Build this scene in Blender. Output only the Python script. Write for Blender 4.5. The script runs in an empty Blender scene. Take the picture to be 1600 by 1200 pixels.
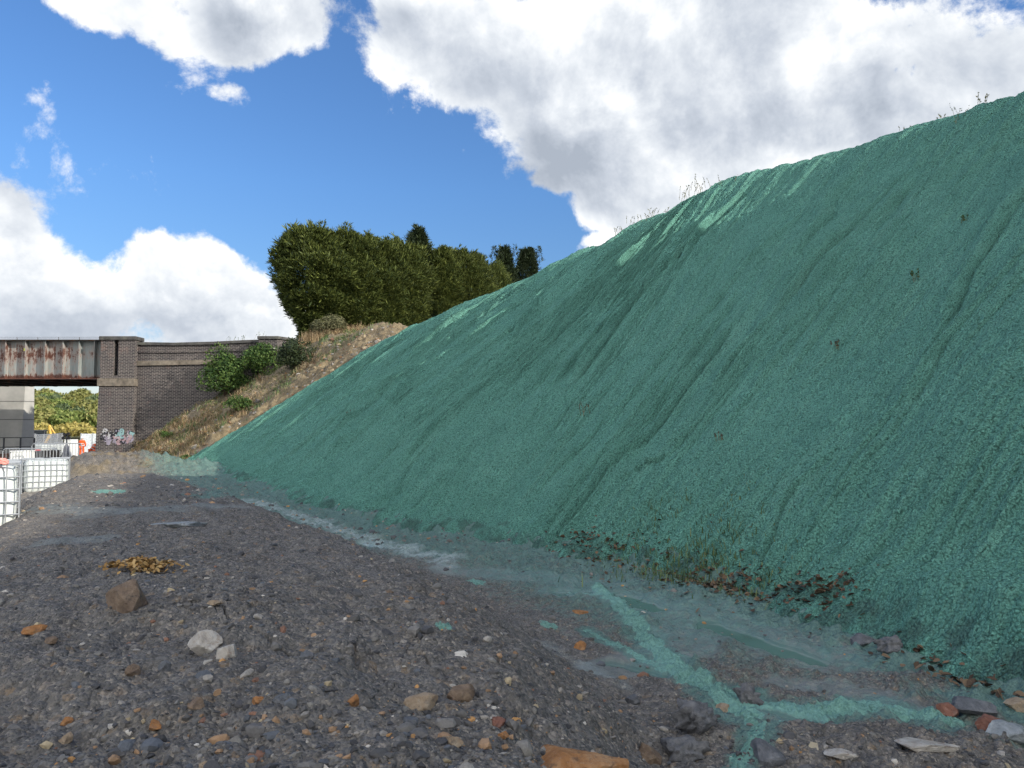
import bpy, math, random
import numpy as np
from mathutils import Vector, Matrix
rng = np.random.default_rng(7); random.seed(7)
R = math.radians
C = bpy.context.scene.collection

# ---------------------------------------------------------------- camera
FPX, W0, H0, PITCH = 1202.0, 1600, 1200, R(3.1)
cam = bpy.data.cameras.new("camera"); cam.sensor_width = 36; cam.lens = FPX/W0*36
cam.clip_start = .05; cam.clip_end = 9000
camo = bpy.data.objects.new("camera", cam); C.objects.link(camo)
camo.location = (0, 0, 0); camo.rotation_euler = (R(90)+PITCH, 0, 0)
bpy.context.scene.camera = camo

def ray(px, py):
    """direction through a measured photo point, scaled so y = 1"""
    u = (px-800)/FPX; v = (600-py)/FPX
    y = math.cos(PITCH)-v*math.sin(PITCH); z = math.sin(PITCH)+v*math.cos(PITCH)
    return np.array([u/y, 1.0, z/y])
def at(px, py, d): return ray(px, py)*d
def proj(x, y, z):
    yy = y*math.cos(PITCH)+z*math.sin(PITCH); zz = -y*math.sin(PITCH)+z*math.cos(PITCH)
    return 800+FPX*x/yy, 600-FPX*zz/yy

# ---------------------------------------------------------------- light
SUN_AZ = math.atan2(.90, -.44)          # clockwise from +Y
SUN_EL = R(23.3)
sd = Vector((math.sin(SUN_AZ)*math.cos(SUN_EL), math.cos(SUN_AZ)*math.cos(SUN_EL), math.sin(SUN_EL)))
sun = bpy.data.lights.new("sun", 'SUN'); sun.energy = 2.4; sun.angle = R(.5); sun.color = (1, .93, .82)
suno = bpy.data.objects.new("sun", sun); C.objects.link(suno)
suno.rotation_euler = sd.to_track_quat('Z', 'Y').to_euler(); suno.location = (60, -30, 60)

sc = bpy.context.scene
sc.view_settings.view_transform = 'Standard'; sc.view_settings.look = 'None'
sc.view_settings.exposure = 1.12; sc.view_settings.gamma = 1
sc.render.engine = 'CYCLES'
sc.cycles.use_denoising = True; sc.cycles.denoising_prefilter = 'NONE'; sc.cycles.use_adaptive_sampling = True; sc.cycles.adaptive_threshold = .03; sc.cycles.max_bounces = 5; sc.cycles.diffuse_bounces = 3
sc.cycles.glossy_bounces = 2; sc.cycles.transparent_max_bounces = 6

class NT:
    """tiny node-tree writer"""
    def __init__(s, tree): s.t = tree; s.n = tree.nodes; s.l = tree.links
    def new(s, typ, **kw):
        n = s.n.new(typ)
        for k, v in kw.items():
            if k.startswith('i_'):
                key = k[2:]; key = int(key) if key.isdigit() else key.replace('_', ' ')
                s.put(n.inputs[key], v)
            else: setattr(n, k, v)
        return n
    def put(s, sock, v):
        if isinstance(v, bpy.types.NodeSocket): s.l.new(v, sock)
        elif isinstance(v, bpy.types.Node): s.l.new(v.outputs[0], sock)
        else:
            if sock.type == 'RGBA' and len(v) == 3: v = (*v, 1)
            sock.default_value = v
    def math(s, op, a, b=0.0, c=0.0, clamp=False):
        n = s.n.new('ShaderNodeMath'); n.operation = op; n.use_clamp = clamp
        s.put(n.inputs[0], a); s.put(n.inputs[1], b)
        if op in ('MULTIPLY_ADD', 'SMOOTH_MIN', 'SMOOTH_MAX'): s.put(n.inputs[2], c)
        return n.outputs[0]
    def vm(s, op, a, b=(0, 0, 0), out=0):
        n = s.n.new('ShaderNodeVectorMath'); n.operation = op
        s.put(n.inputs[0], a); s.put(n.inputs[3 if op == 'SCALE' else 1], b); return n.outputs[out]
    def noise(s, vec, scale, detail=4, rough=.55, dist=0, out=0):
        n = s.n.new('ShaderNodeTexNoise'); s.put(n.inputs['Vector'], vec)
        n.inputs['Scale'].default_value = scale; n.inputs['Detail'].default_value = detail
        n.inputs['Roughness'].default_value = rough; n.inputs['Distortion'].default_value = dist
        return n.outputs[out]
    def voro(s, vec, scale, feature='F1', out=0, rnd=1.0):
        n = s.n.new('ShaderNodeTexVoronoi'); n.feature = feature; s.put(n.inputs['Vector'], vec)
        n.inputs['Scale'].default_value = scale; n.inputs['Randomness'].default_value = rnd
        return n.outputs[out]
    def mr(s, v, a, b, c=0.0, d=1.0, smooth=False):
        n = s.n.new('ShaderNodeMapRange'); n.clamp = True
        if smooth: n.interpolation_type = 'SMOOTHSTEP'
        s.put(n.inputs[0], v)
        for i, q in enumerate((a, b, c, d)): s.put(n.inputs[i+1], q)
        return n.outputs[0]
    def mix(s, f, a, b, mode='MIX'):
        n = s.n.new('ShaderNodeMix'); n.data_type = 'RGBA'; n.blend_type = mode; n.clamp_factor = True
        s.put(n.inputs[0], f); s.put(n.inputs[6], a); s.put(n.inputs[7], b); return n.outputs[2]
    def ramp(s, f, stops):
        n = s.n.new('ShaderNodeValToRGB'); s.put(n.inputs[0], f); e = n.color_ramp.elements
        while len(e) < len(stops): e.new(.5)
        for el, (p, c) in zip(e, stops): el.position = p; el.color = (*c, 1)
        return n.outputs[0]

# ---------------------------------------------------------------- world: physical sky with cumulus
world = bpy.data.worlds.new("World"); sc.world = world; world.use_nodes = True
wt = NT(world.node_tree); wt.n.clear()
sky = wt.new('ShaderNodeTexSky', sky_type='NISHITA', sun_disc=False, sun_elevation=SUN_EL, sun_rotation=SUN_AZ,
             altitude=100, air_density=1.25, dust_density=.35, ozone_density=3.2)
tc = wt.new('ShaderNodeTexCoord'); D = tc.outputs['Generated']
sx = wt.new('ShaderNodeSeparateXYZ', i_0=D)
az = wt.math('ARCTAN2', sx.outputs[0], sx.outputs[1]); el = wt.math('ARCSINE', sx.outputs[2])
V = wt.new('ShaderNodeCombineXYZ', i_0=az, i_1=el, i_2=0.0).outputs[0]
warp = wt.vm('SCALE', wt.vm('SUBTRACT', wt.noise(D, 2.6, 5, .55, out=1), (.5, .5, .5)), .17)
Vw = wt.vm('ADD', V, warp)
def ae(px, py):
    r = ray(px, py); r = r/np.linalg.norm(r); return math.atan2(r[0], r[1]), math.asin(r[2])
def field(blobs, vec):
    acc = None
    for (px, py, rx, ry, s) in blobs:
        a, e = ae(px, py)
        dv = wt.vm('MULTIPLY', wt.vm('SUBTRACT', vec, (a, e, 0)), (FPX/rx, FPX/ry, 0))
        q = wt.vm('DOT_PRODUCT', dv, dv, out=1)
        f = wt.mr(q, 0.0, 1.0, s, 0.0, True)
        acc = f if acc is None else wt.math('ADD', acc, f)
    return acc
blobs = [  # px, py, radius x, radius y, weight: where each cumulus heap floats
    (300, -40, 250, 100, 1.0), (440, 5, 140, 85, 1.0), (330, 70, 110, 70, .8), (375, 138, 50, 30, .7), (150, -60, 140, 70, .8),
    (690, 60, 150, 110, 1.1), (620, 40, 110, 80, .8), (860, 90, 230, 170, 1.2), (1060, 110, 330, 220, 1.5), (1250, 60, 200, 160, .9), (1000, 280, 240, 110, 1.1), (1250, 330, 300, 140, 1.0),
    (1560, 195, 200, 105, 1.1), (1290, 235, 150, 100, 1.7), (1400, 150, 160, 120, .6), (940, 220, 150, 90, .7), (945, 325, 85, 50, .95), (905, 388, 50, 24, .7), (1080, -60, 260, 110, .9), (790, 268, 40, 22, .45), (850, 285, 60, 24, .6),
    (10, 370, 75, 90, 1.1), (75, 430, 120, 80, 1.0), (300, 425, 120, 85, 1.2), (240, 395, 60, 50, .4), (385, 440, 110, 75, .9), (200, 500, 330, 75, 1.3), (430, 505, 130, 60, 1.2), (560, 540, 130, 45, .7), (-150, 430, 200, 120, 1.1),
    (2100, 100, 420, 240, 1.3), (1000, -500, 900, 220, .9), (1800, 500, 500, 160, 1.2)]
F = field(blobs, Vw)
backc = wt.mr(sx.outputs[1], .15, -.35, 0, 1.3)             # unseen cloud added behind the camera as neutral fill light
F = wt.math('ADD', F, backc)
off = (.030, -.014, .040)
def puff(vec):
    a = wt.noise(vec, 3.4, 3, .5, .1); b = wt.voro(wt.vm('ADD', vec, wt.vm('SCALE', wt.vm('SUBTRACT', wt.noise(D, 9, 5, .6, out=1), (.5, .5, .5)), .10)), 9.5, 'SMOOTH_F1')
    return wt.math('SUBTRACT', wt.math('MULTIPLY', a, 1.0), wt.math('MULTIPLY', b, .55))
fine = wt.noise(D, 8.5, 8, .66, .15)
p1 = puff(D); p2 = puff(wt.vm('ADD', D, off))
hole = wt.noise(wt.vm('ADD', D, (3.1, 1.7, .4)), 6, 5, .6)
dens = wt.math('ADD', F, wt.math('ADD', wt.math('MULTIPLY', wt.math('SUBTRACT', p1, .26), 1.9), wt.math('MULTIPLY', wt.math('SUBTRACT', fine, .5), 3.3)))
dens = wt.math('SUBTRACT', dens, wt.mr(hole, .60, .72, 0, .9))
cov = wt.mr(dens, .42, .95, 0, 1, True)
lowc = wt.mr(el, .0, .085, .75, 0.0)                     # pale cloud bank low at the skyline
# cloud brightness: sunlit heaps, grey bodies
grey_bl = [(930, 180, 330, 180, .75), (760, 80, 170, 110, .25), (1150, 60, 260, 110, .25), (860, 270, 130, 50, .35), (250, 510, 330, 40, .7), (80, 480, 150, 40, .5),
           (450, 0, 240, 40, .4), (1450, 150, 200, 60, .2), (1130, 290, 260, 100, .55)]
G = wt.math('MINIMUM', field(grey_bl, Vw), .85)
lit = wt.math('MULTIPLY', wt.math('SUBTRACT', p1, p2), 1.9)
fl = wt.math('MULTIPLY', wt.math('SUBTRACT', fine, wt.noise(wt.vm('ADD', D, (.010, -.004, .012)), 8.5, 5, .62, .15)), 1.6)
edge_w = wt.mr(dens, .5, 1.7, .16, -.10)
b0 = wt.math('SUBTRACT', wt.math('ADD', wt.math('ADD', edge_w, wt.math('ADD', .84, lit)), fl), wt.math('MULTIPLY', G, .36))

ccol = wt.ramp(wt.math('ADD', b0, 0.0, clamp=True), [(0, (.20, .225, .265)), (.35, (.28, .305, .345)), (.7, (.395, .415, .44)), (1, (.52, .523, .525))])
skyc = wt.vm('SCALE', sky.outputs[0], .073)
skyc = wt.mix(1.0, skyc, wt.mix(wt.mr(el, 0.0, .30), (.50, .60, .80), (.56, .78, 1.08)), 'MULTIPLY')
allc = wt.math('MAXIMUM', cov, lowc)
ccol = wt.vm('SCALE', ccol, wt.math('MULTIPLY_ADD', wt.mr(sx.outputs[1], .1, -.4, 0, 1), .55, 1.0))  # added cloud behind the camera brightened to lift the fill light
wcol = wt.mix(allc, skyc, ccol)
bg = wt.new('ShaderNodeBackground', i_0=wcol, i_1=1.0)
wo = wt.new('ShaderNodeOutputWorld'); wt.l.new(bg.outputs[0], wo.inputs[0])
world.cycles.sampling_method = 'MANUAL'; world.cycles.sample_map_resolution = 512

# ---------------------------------------------------------------- numpy noise
_perm = rng.permutation(256).astype(np.int32); _perm = np.concatenate([_perm, _perm])
_ga = rng.uniform(0, 2*np.pi, 256); _gx = np.cos(_ga).astype(np.float32); _gy = np.sin(_ga).astype(np.float32)
def pn(x, y, seed=0):
    x = np.asarray(x, np.float32)+np.float32(seed*17.37); y = np.asarray(y, np.float32)+np.float32(seed*9.71)
    xi = np.floor(x).astype(np.int32); yi = np.floor(y).astype(np.int32); fx = x-xi; fy = y-yi
    xi &= 255; yi &= 255
    def g(ix, iy, dx, dy):
        h = _perm[_perm[ix & 255]+(iy & 255)]; return _gx[h]*dx+_gy[h]*dy
    ux = fx*fx*fx*(fx*(fx*6-15)+10); uy = fy*fy*fy*(fy*(fy*6-15)+10)
    a = g(xi, yi, fx, fy); b = g(xi+1, yi, fx-1, fy); c = g(xi, yi+1, fx, fy-1); d = g(xi+1, yi+1, fx-1, fy-1)
    return (a+(b-a)*ux+((c+(d-c)*ux)-(a+(b-a)*ux))*uy)*1.5
def fbm(x, y, o=4, seed=0, g=.5, l=2.03):
    s = 0; a = 1.0
    for i in range(o): s = s+a*pn(x*l**i, y*l**i, seed+i*3+1); a *= g
    return s
def sst(a, b, x):
    t = np.clip((x-a)/(b-a), 0, 1); return t*t*(3-2*t)
def smax(a, b, k): h = np.clip(.5+.5*(a-b)/k, 0, 1); return b+(a-b)*h+k*h*(1-h)
def smin(a, b, k): return -smax(-a, -b, k)

# ---------------------------------------------------------------- lie of the land
tp = np.array([(11, -14), (8.2, -7), (6.2, -2), (5.0, 1), (4.35, 3), (3.6, 5.2), (3.1, 7), (2.4, 8.7), (1.6, 10.4), (.55, 12), (-1.0, 13.1), (-2.5, 14.3), (-3.7, 16),
               (-5.4, 18.8), (-7.4, 22.3), (-10.2, 27), (-12.9, 31.2), (-16.3, 34.6), (-19.2, 37.6), (-20.6, 40.5), (-21.2, 46), (-21.5, 60), (-21.5, 90)], float)
def resample(p, n, sig):
    seg = np.r_[0, np.cumsum(np.hypot(*np.diff(p, axis=0).T))]; t = np.linspace(0, seg[-1], n)
    q = np.stack([np.interp(t, seg, p[:, k]) for k in range(p.shape[1])], 1)
    h = int(3*sig/(t[1])); k = np.exp(-.5*((np.arange(-h, h+1)*t[1])/sig)**2); k /= k.sum()
    e = np.concatenate([q[0]-(q[1]-q[0])*np.arange(h, 0, -1)[:, None], q, q[-1]+(q[-1]-q[-2])*np.arange(1, h+1)[:, None]])
    q = np.stack([np.convolve(e[:, i], k, 'valid') for i in range(q.shape[1])], 1)
    return q
TOE = resample(tp, 500, 1.5)
TS = np.r_[0, np.cumsum(np.hypot(*np.diff(TOE, axis=0).T))]
tt = np.gradient(TOE, TS, axis=0); tt /= np.linalg.norm(tt, axis=1)[:, None]
kk = np.exp(-.5*(np.arange(-60, 61)/22.)**2); kk /= kk.sum()
UPV = np.stack([tt[:, 1], -tt[:, 0]], 1)
def su(x, y):
    """distance along the toe of the bank, and distance up-bank from it"""
    sh = np.shape(x); x = np.ravel(x).astype(np.float32); y = np.ravel(y).astype(np.float32)
    S = np.empty(x.size, np.float32); U = np.empty(x.size, np.float32)
    T = TOE.astype(np.float32); UP = UPV.astype(np.float32); n = 20000
    for i in range(0, x.size, n):
        xx = x[i:i+n, None]; yy = y[i:i+n, None]
        d = (xx-T[None, :, 0])**2+(yy-T[None, :, 1])**2; j = np.argmin(d, 1)
        dx = xx[:, 0]-T[j, 0]; dy = yy[:, 0]-T[j, 1]
        al = dx*tt[j, 0]+dy*tt[j, 1]
        S[i:i+n] = TS[j]+np.clip(al, -.2, .2); U[i:i+n] = np.sign(dx*UP[j, 0]+dy*UP[j, 1])*np.sqrt(dx*dx+dy*dy)
    return S.reshape(sh), U.reshape(sh)
yT = TOE[:, 1]
ZT = np.interp(yT, [-10, 15, 22, 31, 40, 60], [-1.84, -1.84, -1.74, -1.56, -1.75, -2.4])
TAN = np.interp(yT, [0, 6, 14, 22, 31, 40], [.90, .88, .80, .76, .74, .70])
SIL = np.array([(300, 738), (320, 722), (350, 695), (400, 655), (440, 622), (500, 577), (560, 545), (640, 510), (740, 468), (840, 420), (960, 368), (1030, 330), (1120, 290), (1160, 275), (1240, 246),
                (1300, 232), (1380, 205), (1440, 193), (1480, 184), (1520, 165), (1600, 138), (2000, 10), (2600, -220)], float)
BNK = np.array([(-400, 700), (110, 700), (230, 672), (300, 640), (380, 575), (440, 548), (490, 528), (560, 517), (650, 503), (700, 487)], float)
def crest(sil, off=0.0):
    out = np.zeros(len(TOE))
    uu = np.linspace(.02, 22, 900)
    for i in range(len(TOE)):
        x = TOE[i, 0]+UPV[i, 0]*uu; y = TOE[i, 1]+UPV[i, 1]*uu; z = ZT[i]+TAN[i]*uu
        ok = y > 1.0
        px, py = proj(x, np.maximum(y, 1.0), z); ys = np.interp(px, sil[:, 0], sil[:, 1])
        hit = np.where(ok & (py < ys))[0]
        out[i] = uu[hit[0]] if len(hit) else 22
        if not ok.all() and TOE[i, 1] < 3: out[i] = 22
    return out
UM = crest(SIL)                                        # top edge of the matting, up-bank distance
i0 = int(np.argmin(np.abs(TOE[:, 1]-31.6)))            # where the matting ends
UM = np.minimum(UM, 17.5)
UM = np.maximum(UM, np.interp(yT, [-20, 1, 3.2], [20, 20, 0]))  # out-of-view crest beside and behind the camera raised to shade the foreground
kw = np.exp(-.5*(np.arange(-20, 21)/6.)**2); kw /= kw.sum(); UM = np.convolve(np.pad(UM, 20, mode='edge'), kw, 'valid')
print('crest', [(round(float(TOE[i, 1]), 1), round(float(UM[i]), 1)) for i in range(60, 380, 12)])
UB = UM.copy()
uplat = (4.75-ZT)/TAN
nat = sst(27.5, 31.0, yT)
UB = UM*(1-nat)+np.maximum(UM, uplat)*nat
UB[yT > 31] = np.maximum(uplat[yT > 31], 1)
UB = UB+.22*(1-nat)
SEND = TS[i0]
def bank(s, u):
    zt = np.interp(s, TS, ZT); ta = np.interp(s, TS, TAN); ub = np.interp(s, TS, UB)
    zb = zt+ta*ub
    return smin(zt+ta*u, zb+.03*np.maximum(u-ub, 0)*0-.02*np.clip(u-ub, 0, 40), .75)
MC = resample(np.array([(-.6, -4, 1.9), (-1.0, 0, 1.9), (-1.5, 3, 1.95), (-2.0, 5, 2.0), (-2.75, 6.8, 1.8), (-4.9, 10.2, 1.75), (-7.2, 14.3, 1.5), (-9.3, 18.2, 1.0)], float), 120, .8)
def gz(x, y, full=False):
    """ground height"""
    s, u = su(x, y)
    r = np.hypot(x, y)
    left = np.interp(y, [-20, 5, 10, 19, 32, 70, 140, 4000], [-1.9, -1.75, -1.66, -2.08, -2.2, -2.8, -3.2, -3.4])
    zt = np.interp(s, TS, ZT)
    w = sst(2.5, 7.0, -u)*1.0
    w = np.maximum(w, sst(34, 50, y)*sst(0, 2, -u))
    floor = zt*(1-w)+left*w
    floor = floor+.05*fbm(x*.5, y*.5, 3, 5)*np.clip(r/4, 0, 1)
    # spoil ridge the photographer stands on
    M = MC.astype(np.float32); xf = np.ravel(x).astype(np.float32); yf = np.ravel(y).astype(np.float32)
    dist = np.full(xf.size, 99., np.float32); side = np.zeros(xf.size, np.float32); hw = np.zeros(xf.size, np.float32)
    near = np.where((np.abs(xf) < 26) & (np.abs(yf) < 34))[0]
    for i in range(0, near.size, 40000):
        q = near[i:i+40000]
        d = (xf[q, None]-M[None, :, 0])**2+(yf[q, None]-M[None, :, 1])**2; j = np.argmin(d, 1)
        dist[q] = np.sqrt(d[np.arange(q.size), j]); hw[q] = M[j, 2]
        jj = np.clip(j, 1, len(M)-2); tx = M[jj+1, 0]-M[jj-1, 0]; ty = M[jj+1, 1]-M[jj-1, 1]
        side[q] = np.sign((xf[q]-M[j, 0])*ty-(yf[q]-M[j, 1])*tx)
    dist = dist.reshape(np.shape(x)); side = side.reshape(np.shape(x)); hw = hw.reshape(np.shape(x))
    e = dist-hw*(1+.12*pn(x*.6, y*.6, 31))
    sl = np.where(side > 0, .62, .8)
    ztop = -1.07-.19*(dist/np.maximum(hw, .3))**2*sst(15, 8, r)-.09*sst(9, 15, r)+.05*sst(3, 5, r)*sst(9, 6, r)+.05*fbm(x*.45, y*.45, 3, 8)-.12*sst(5.2, 3.4, r)
    zm = ztop-sl*np.sqrt(np.maximum(e, 0)**2+.12)*sst(-.45, .35, e)
    g = smax(floor, zm, .16)
    # small spoil heap beyond the ridge
    hs = np.exp(-(((x+14.0)/1.75)**2+((y-27)/1.7)**2)**2)
    hs2 = np.exp(-(((x+12.0)/1.6)**2+((y-27.6)/1.3)**2)**1.5)
    g = g+(np.maximum(-1.02+.16*fbm(x*1.5, y*1.5, 3, 3)-g, 0))*hs+(np.maximum(-1.28+.15*fbm(x*1.5, y*1.5, 3, 4)-g, 0))*hs2*(1-hs)
    b = bank(s, u)
    natm = sst(SEND+.2, SEND+1.4, s)
    matted = (1-sst(SEND-.5, SEND-.1, s))*sst(.15, .8, u)*(1-sst(.1, .7, u-np.interp(s, TS, UM)))
    above = sst(0, .6, u-np.interp(s, TS, UM))*nat_of(s)
    rough = np.maximum(natm*sst(0, 1.5, u), above)*sst(120, 60, r)
    b = b+rough*(.30*fbm(x*.5, y*.5, 4, 12)+.16*np.abs(fbm(x*1.7, y*1.7, 3, 14)))
    b = b-.60*matted
    t = np.where(u > -3, smax(g, b, .30), g)
    t = t+.62*np.exp(-(((x+27.2)/3.2)**2+((y-55)/5.0)**2)**1.6)
    # far hillside
    t = t+9.6*sst(150, 330, y)*sst(120, -60, x)+.02*np.maximum(y-330, 0)*0
    if full: return t, s, u, e, matted, rough
    return t
def nat_of(s): return np.interp(s, TS, nat)
def hit(px, py):
    """where the line of sight through a measured point meets the ground"""
    r = ray(px, py); t = np.geomspace(1.6, 120, 1400)
    z = gz(r[0]*t, t); k = np.where(r[2]*t < z)[0]
    k = k[0] if len(k) else len(t)-1
    d = t[k]; return np.array([r[0]*d, d, float(z[k])])
def hits(pts): return np.array([hit(*p) for p in pts])

# ---------------------------------------------------------------- object helpers
def tag(o, label=None, cat=None, group=None, kind=None):
    if label: o['label'] = label
    if cat: o['category'] = cat
    if group: o['group'] = group
    if kind: o['kind'] = kind
    return o
def mesh_np(name, v, f, mats, parent=None, smooth=True, attrs=None, fattr=None, midx=None):
    me = bpy.data.meshes.new(name); v = np.asarray(v, np.float32); f = np.asarray(f, np.int32)
    me.vertices.add(len(v)); me.vertices.foreach_set('co', v.ravel())
    k = f.shape[1]; me.loops.add(f.size); me.loops.foreach_set('vertex_index', f.ravel())
    me.polygons.add(len(f)); me.polygons.foreach_set('loop_start', np.arange(0, f.size, k, dtype=np.int32))
    me.polygons.foreach_set('use_smooth', np.full(len(f), smooth))
    if not isinstance(mats, (list, tuple)): mats = [mats]
    for m in mats: me.materials.append(m)
    if midx is not None: me.polygons.foreach_set('material_index', np.asarray(midx, np.int32))
    for k2, a in (attrs or {}).items():
        a = np.asarray(a, np.float32)
        if a.ndim == 1: at_ = me.attributes.new(k2, 'FLOAT', 'POINT'); at_.data.foreach_set('value', a)
        elif a.shape[1] == 2:
            at_ = me.attributes.new(k2, 'FLOAT_VECTOR', 'POINT'); at_.data.foreach_set('vector', np.c_[a, np.zeros(len(a))].astype(np.float32).ravel())
        else:
            at_ = me.attributes.new(k2, 'FLOAT_COLOR', 'POINT'); at_.data.foreach_set('color', np.c_[a, np.ones(len(a))].astype(np.float32).ravel())
    me.update(calc_edges=True); me.validate()
    o = bpy.data.objects.new(name, me); C.objects.link(o)
    if parent: o.parent = parent
    return o
def empty(name, loc, rz=0, **k):
    o = bpy.data.objects.new(name, None); C.objects.link(o); o.location = loc; o.rotation_euler = (0, 0, rz)
    o.empty_display_size = .2; return tag(o, **k)
def copy_tree(o, parent=None):
    c = o.copy(); C.objects.link(c)
    if parent: c.parent = parent
    for ch in [q for q in bpy.data.objects if q.parent == o]: copy_tree(ch, c)
    return c
class MB:
    def __init__(s): s.v = []; s.f = []
    def add(s, v, f):
        b = len(s.v); s.v += [tuple(map(float, p)) for p in v]; s.f += [tuple(b+i for i in q) for q in f]; return s
    def box(s, c, d, rz=0, m=None):
        x, y, z = (q/2 for q in d); P = [(a, b, e) for a in (-x, x) for b in (-y, y) for e in (-z, z)]
        mm = Matrix.Translation(c) @ Matrix.Rotation(rz, 4, 'Z') if m is None else Matrix.Translation(c) @ m
        return s.add([mm @ Vector(p) for p in P], [(0, 1, 3, 2), (4, 6, 7, 5), (0, 4, 5, 1), (2, 3, 7, 6), (0, 2, 6, 4), (1, 5, 7, 3)])
    def tube(s, pts, r, n=8, cap=True):
        pts = [Vector(p) for p in pts]; rs = r if isinstance(r, (list, tuple)) else [r]*len(pts); rings = []
        for i, p in enumerate(pts):
            t = (pts[min(i+1, len(pts)-1)]-pts[max(i-1, 0)]).normalized()
            a = t.cross(Vector((0, 0, 1)) if abs(t.z) < .9 else Vector((1, 0, 0))).normalized(); b = t.cross(a)
            rings.append([p+(a*math.cos(k*2*math.pi/n)+b*math.sin(k*2*math.pi/n))*rs[i] for k in range(n)])
        f = [(i*n+k, i*n+(k+1) % n, (i+1)*n+(k+1) % n, (i+1)*n+k) for i in range(len(pts)-1) for k in range(n)]
        if cap: f += [tuple(range(n))[::-1], tuple((len(pts)-1)*n+k for k in range(n))]
        return s.add([q for rr in rings for q in rr], f)
    def prism(s, poly, z0, z1, poly2=None):
        n = len(poly); poly2 = poly2 or poly
        return s.add([(x, y, z0) for x, y in poly]+[(x, y, z1) for x, y in poly2],
                     [(k, (k+1) % n, n+(k+1) % n, n+k) for k in range(n)]+[tuple(range(n))[::-1], tuple(range(n, 2*n))])
    def prism_y(s, poly, y0, y1):
        n = len(poly)
        return s.add([(x, y0, z) for x, z in poly]+[(x, y1, z) for x, z in poly],
                     [(k, (k+1) % n, n+(k+1) % n, n+k) for k in range(n)]+[tuple(range(n))[::-1], tuple(range(n, 2*n))])
    def build(s, name, mat, parent=None, smooth=False, bevel=0):
        me = bpy.data.meshes.new(name); me.from_pydata(s.v, [], s.f); me.materials.append(mat); me.update()
        import bmesh
        bm = bmesh.new(); bm.from_mesh(me); bmesh.ops.recalc_face_normals(bm, faces=bm.faces); bm.to_mesh(me); bm.free()
        if smooth: me.polygons.foreach_set('use_smooth', [True]*len(me.polygons))
        o = bpy.data.objects.new(name, me); C.objects.link(o)
        if parent: o.parent = parent
        if bevel:
            b = o.modifiers.new('bevel', 'BEVEL'); b.width = bevel; b.segments = 2; b.limit_method = 'ANGLE'
        return o

# ---------------------------------------------------------------- materials
def mat(name):
    m = bpy.data.materials.new(name); m.use_nodes = True; t = NT(m.node_tree)
    p = t.n['Principled BSDF']; p.inputs['Roughness'].default_value = .85; p.inputs['Specular IOR Level'].default_value = .3
    return m, t, p
def bump(t, p, h, dist, strength=1.0, prev=None):
    b = t.new('ShaderNodeBump'); b.inputs['Strength'].default_value = strength; b.inputs['Distance'].default_value = dist
    t.put(b.inputs['Height'], h)
    if prev is not None: t.l.new(prev.outputs[0], b.inputs['Normal'])
    t.l.new(b.outputs[0], p.inputs['Normal']); return b
def objco(t): return t.new('ShaderNodeTexCoord').outputs['Object']
def attr(t, n, out='Fac'): return t.new('ShaderNodeAttribute', attribute_name=n).outputs[out]
def simple(name, col, rough=.8, metal=0, var=.25, scale=6, dirt=None):
    m, t, p = mat(name); co = objco(t); n = t.noise(co, scale, 5, .6)
    c2 = tuple(min(1, c*(1+var)) for c in col); c1 = tuple(c*(1-var) for c in col)
    c = t.ramp(n, [(.3, c1), (.7, c2)])
    if dirt: c = t.mix(t.mr(t.noise(co, scale*.6, 6, .7), .5, .68), c, dirt)
    t.put(p.inputs['Base Color'], c); p.inputs['Roughness'].default_value = rough; p.inputs['Metallic'].default_value = metal
    return m

m_mat, t, p = mat('hydroseeded_mat')
S2 = attr(t, 'su', 'Vector'); co = objco(t)
st = t.vm('MULTIPLY', S2, (9, .35, 0)); st2 = t.vm('MULTIPLY', S2, (34, 1.1, 0))
gr = t.voro(co, 46, 'F1'); gr2 = t.noise(co, 75, 5, .7); gr3 = t.noise(co, 30, 4, .6)
c = t.ramp(t.noise(co, 1.3, 8, .65), [(.3, (.150, .395, .315)), (.55, (.183, .468, .374)), (.75, (.225, .535, .43))])
c = t.mix(t.mr(gr2, .40, .66), c, t.mix(.5, c, (.32, .645, .52)), 'MIX')
c = t.mix(t.mr(t.noise(st, 1, 5, .6), .52, .74, 0, .55), c, (.28, .585, .475))
c = t.mix(t.mr(t.noise(st2, 1, 4, .6), .56, .72, 0, .45), c, (.07, .20, .165))
c = t.mix(t.mr(gr, .46, .78, 0, .6), c, (.045, .12, .095))
c = t.mix(t.mr(t.noise(co, 15, 6, .75), .56, .70, 0, .5), c, (.06, .16, .125))
c = t.mix(t.mr(t.noise(co, 48, 3, .5), .62, .70, 0, .5), c, (.055, .11, .085))
c = t.mix(attr(t, 'soil'), c, t.ramp(t.noise(co, 20, 5, .7), [(.35, (.05, .06, .06)), (.7, (.10, .14, .13))]))
c = t.mix(t.mr(t.noise(co, 95, 2, .5), .73, .76), c, (.30, .50, .45))
t.put(p.inputs['Base Color'], c); p.inputs['Roughness'].default_value = .95; p.inputs['Specular IOR Level'].default_value = .12
grL = t.voro(co, 17, 'SMOOTH_F1'); b0 = bump(t, p, t.math('SUBTRACT', t.noise(co, 13, 5, .7), t.math('MULTIPLY', grL, .8)), .09, 1.0)
b1 = bump(t, p, t.math('ADD', t.math('MULTIPLY', gr, -.9), t.math('ADD', t.math('MULTIPLY', gr2, .9), gr3)), .045, 1.0, b0)
# fine weave of the netting under the mulch
wv = t.new('ShaderNodeTexWave', wave_type='BANDS', bands_direction='X'); t.put(wv.inputs['Vector'], S2); wv.inputs['Scale'].default_value = 9; wv.inputs['Distortion'].default_value = 2.5
bump(t, p, wv.outputs['Fac'], .006, .5, b1)

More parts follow.
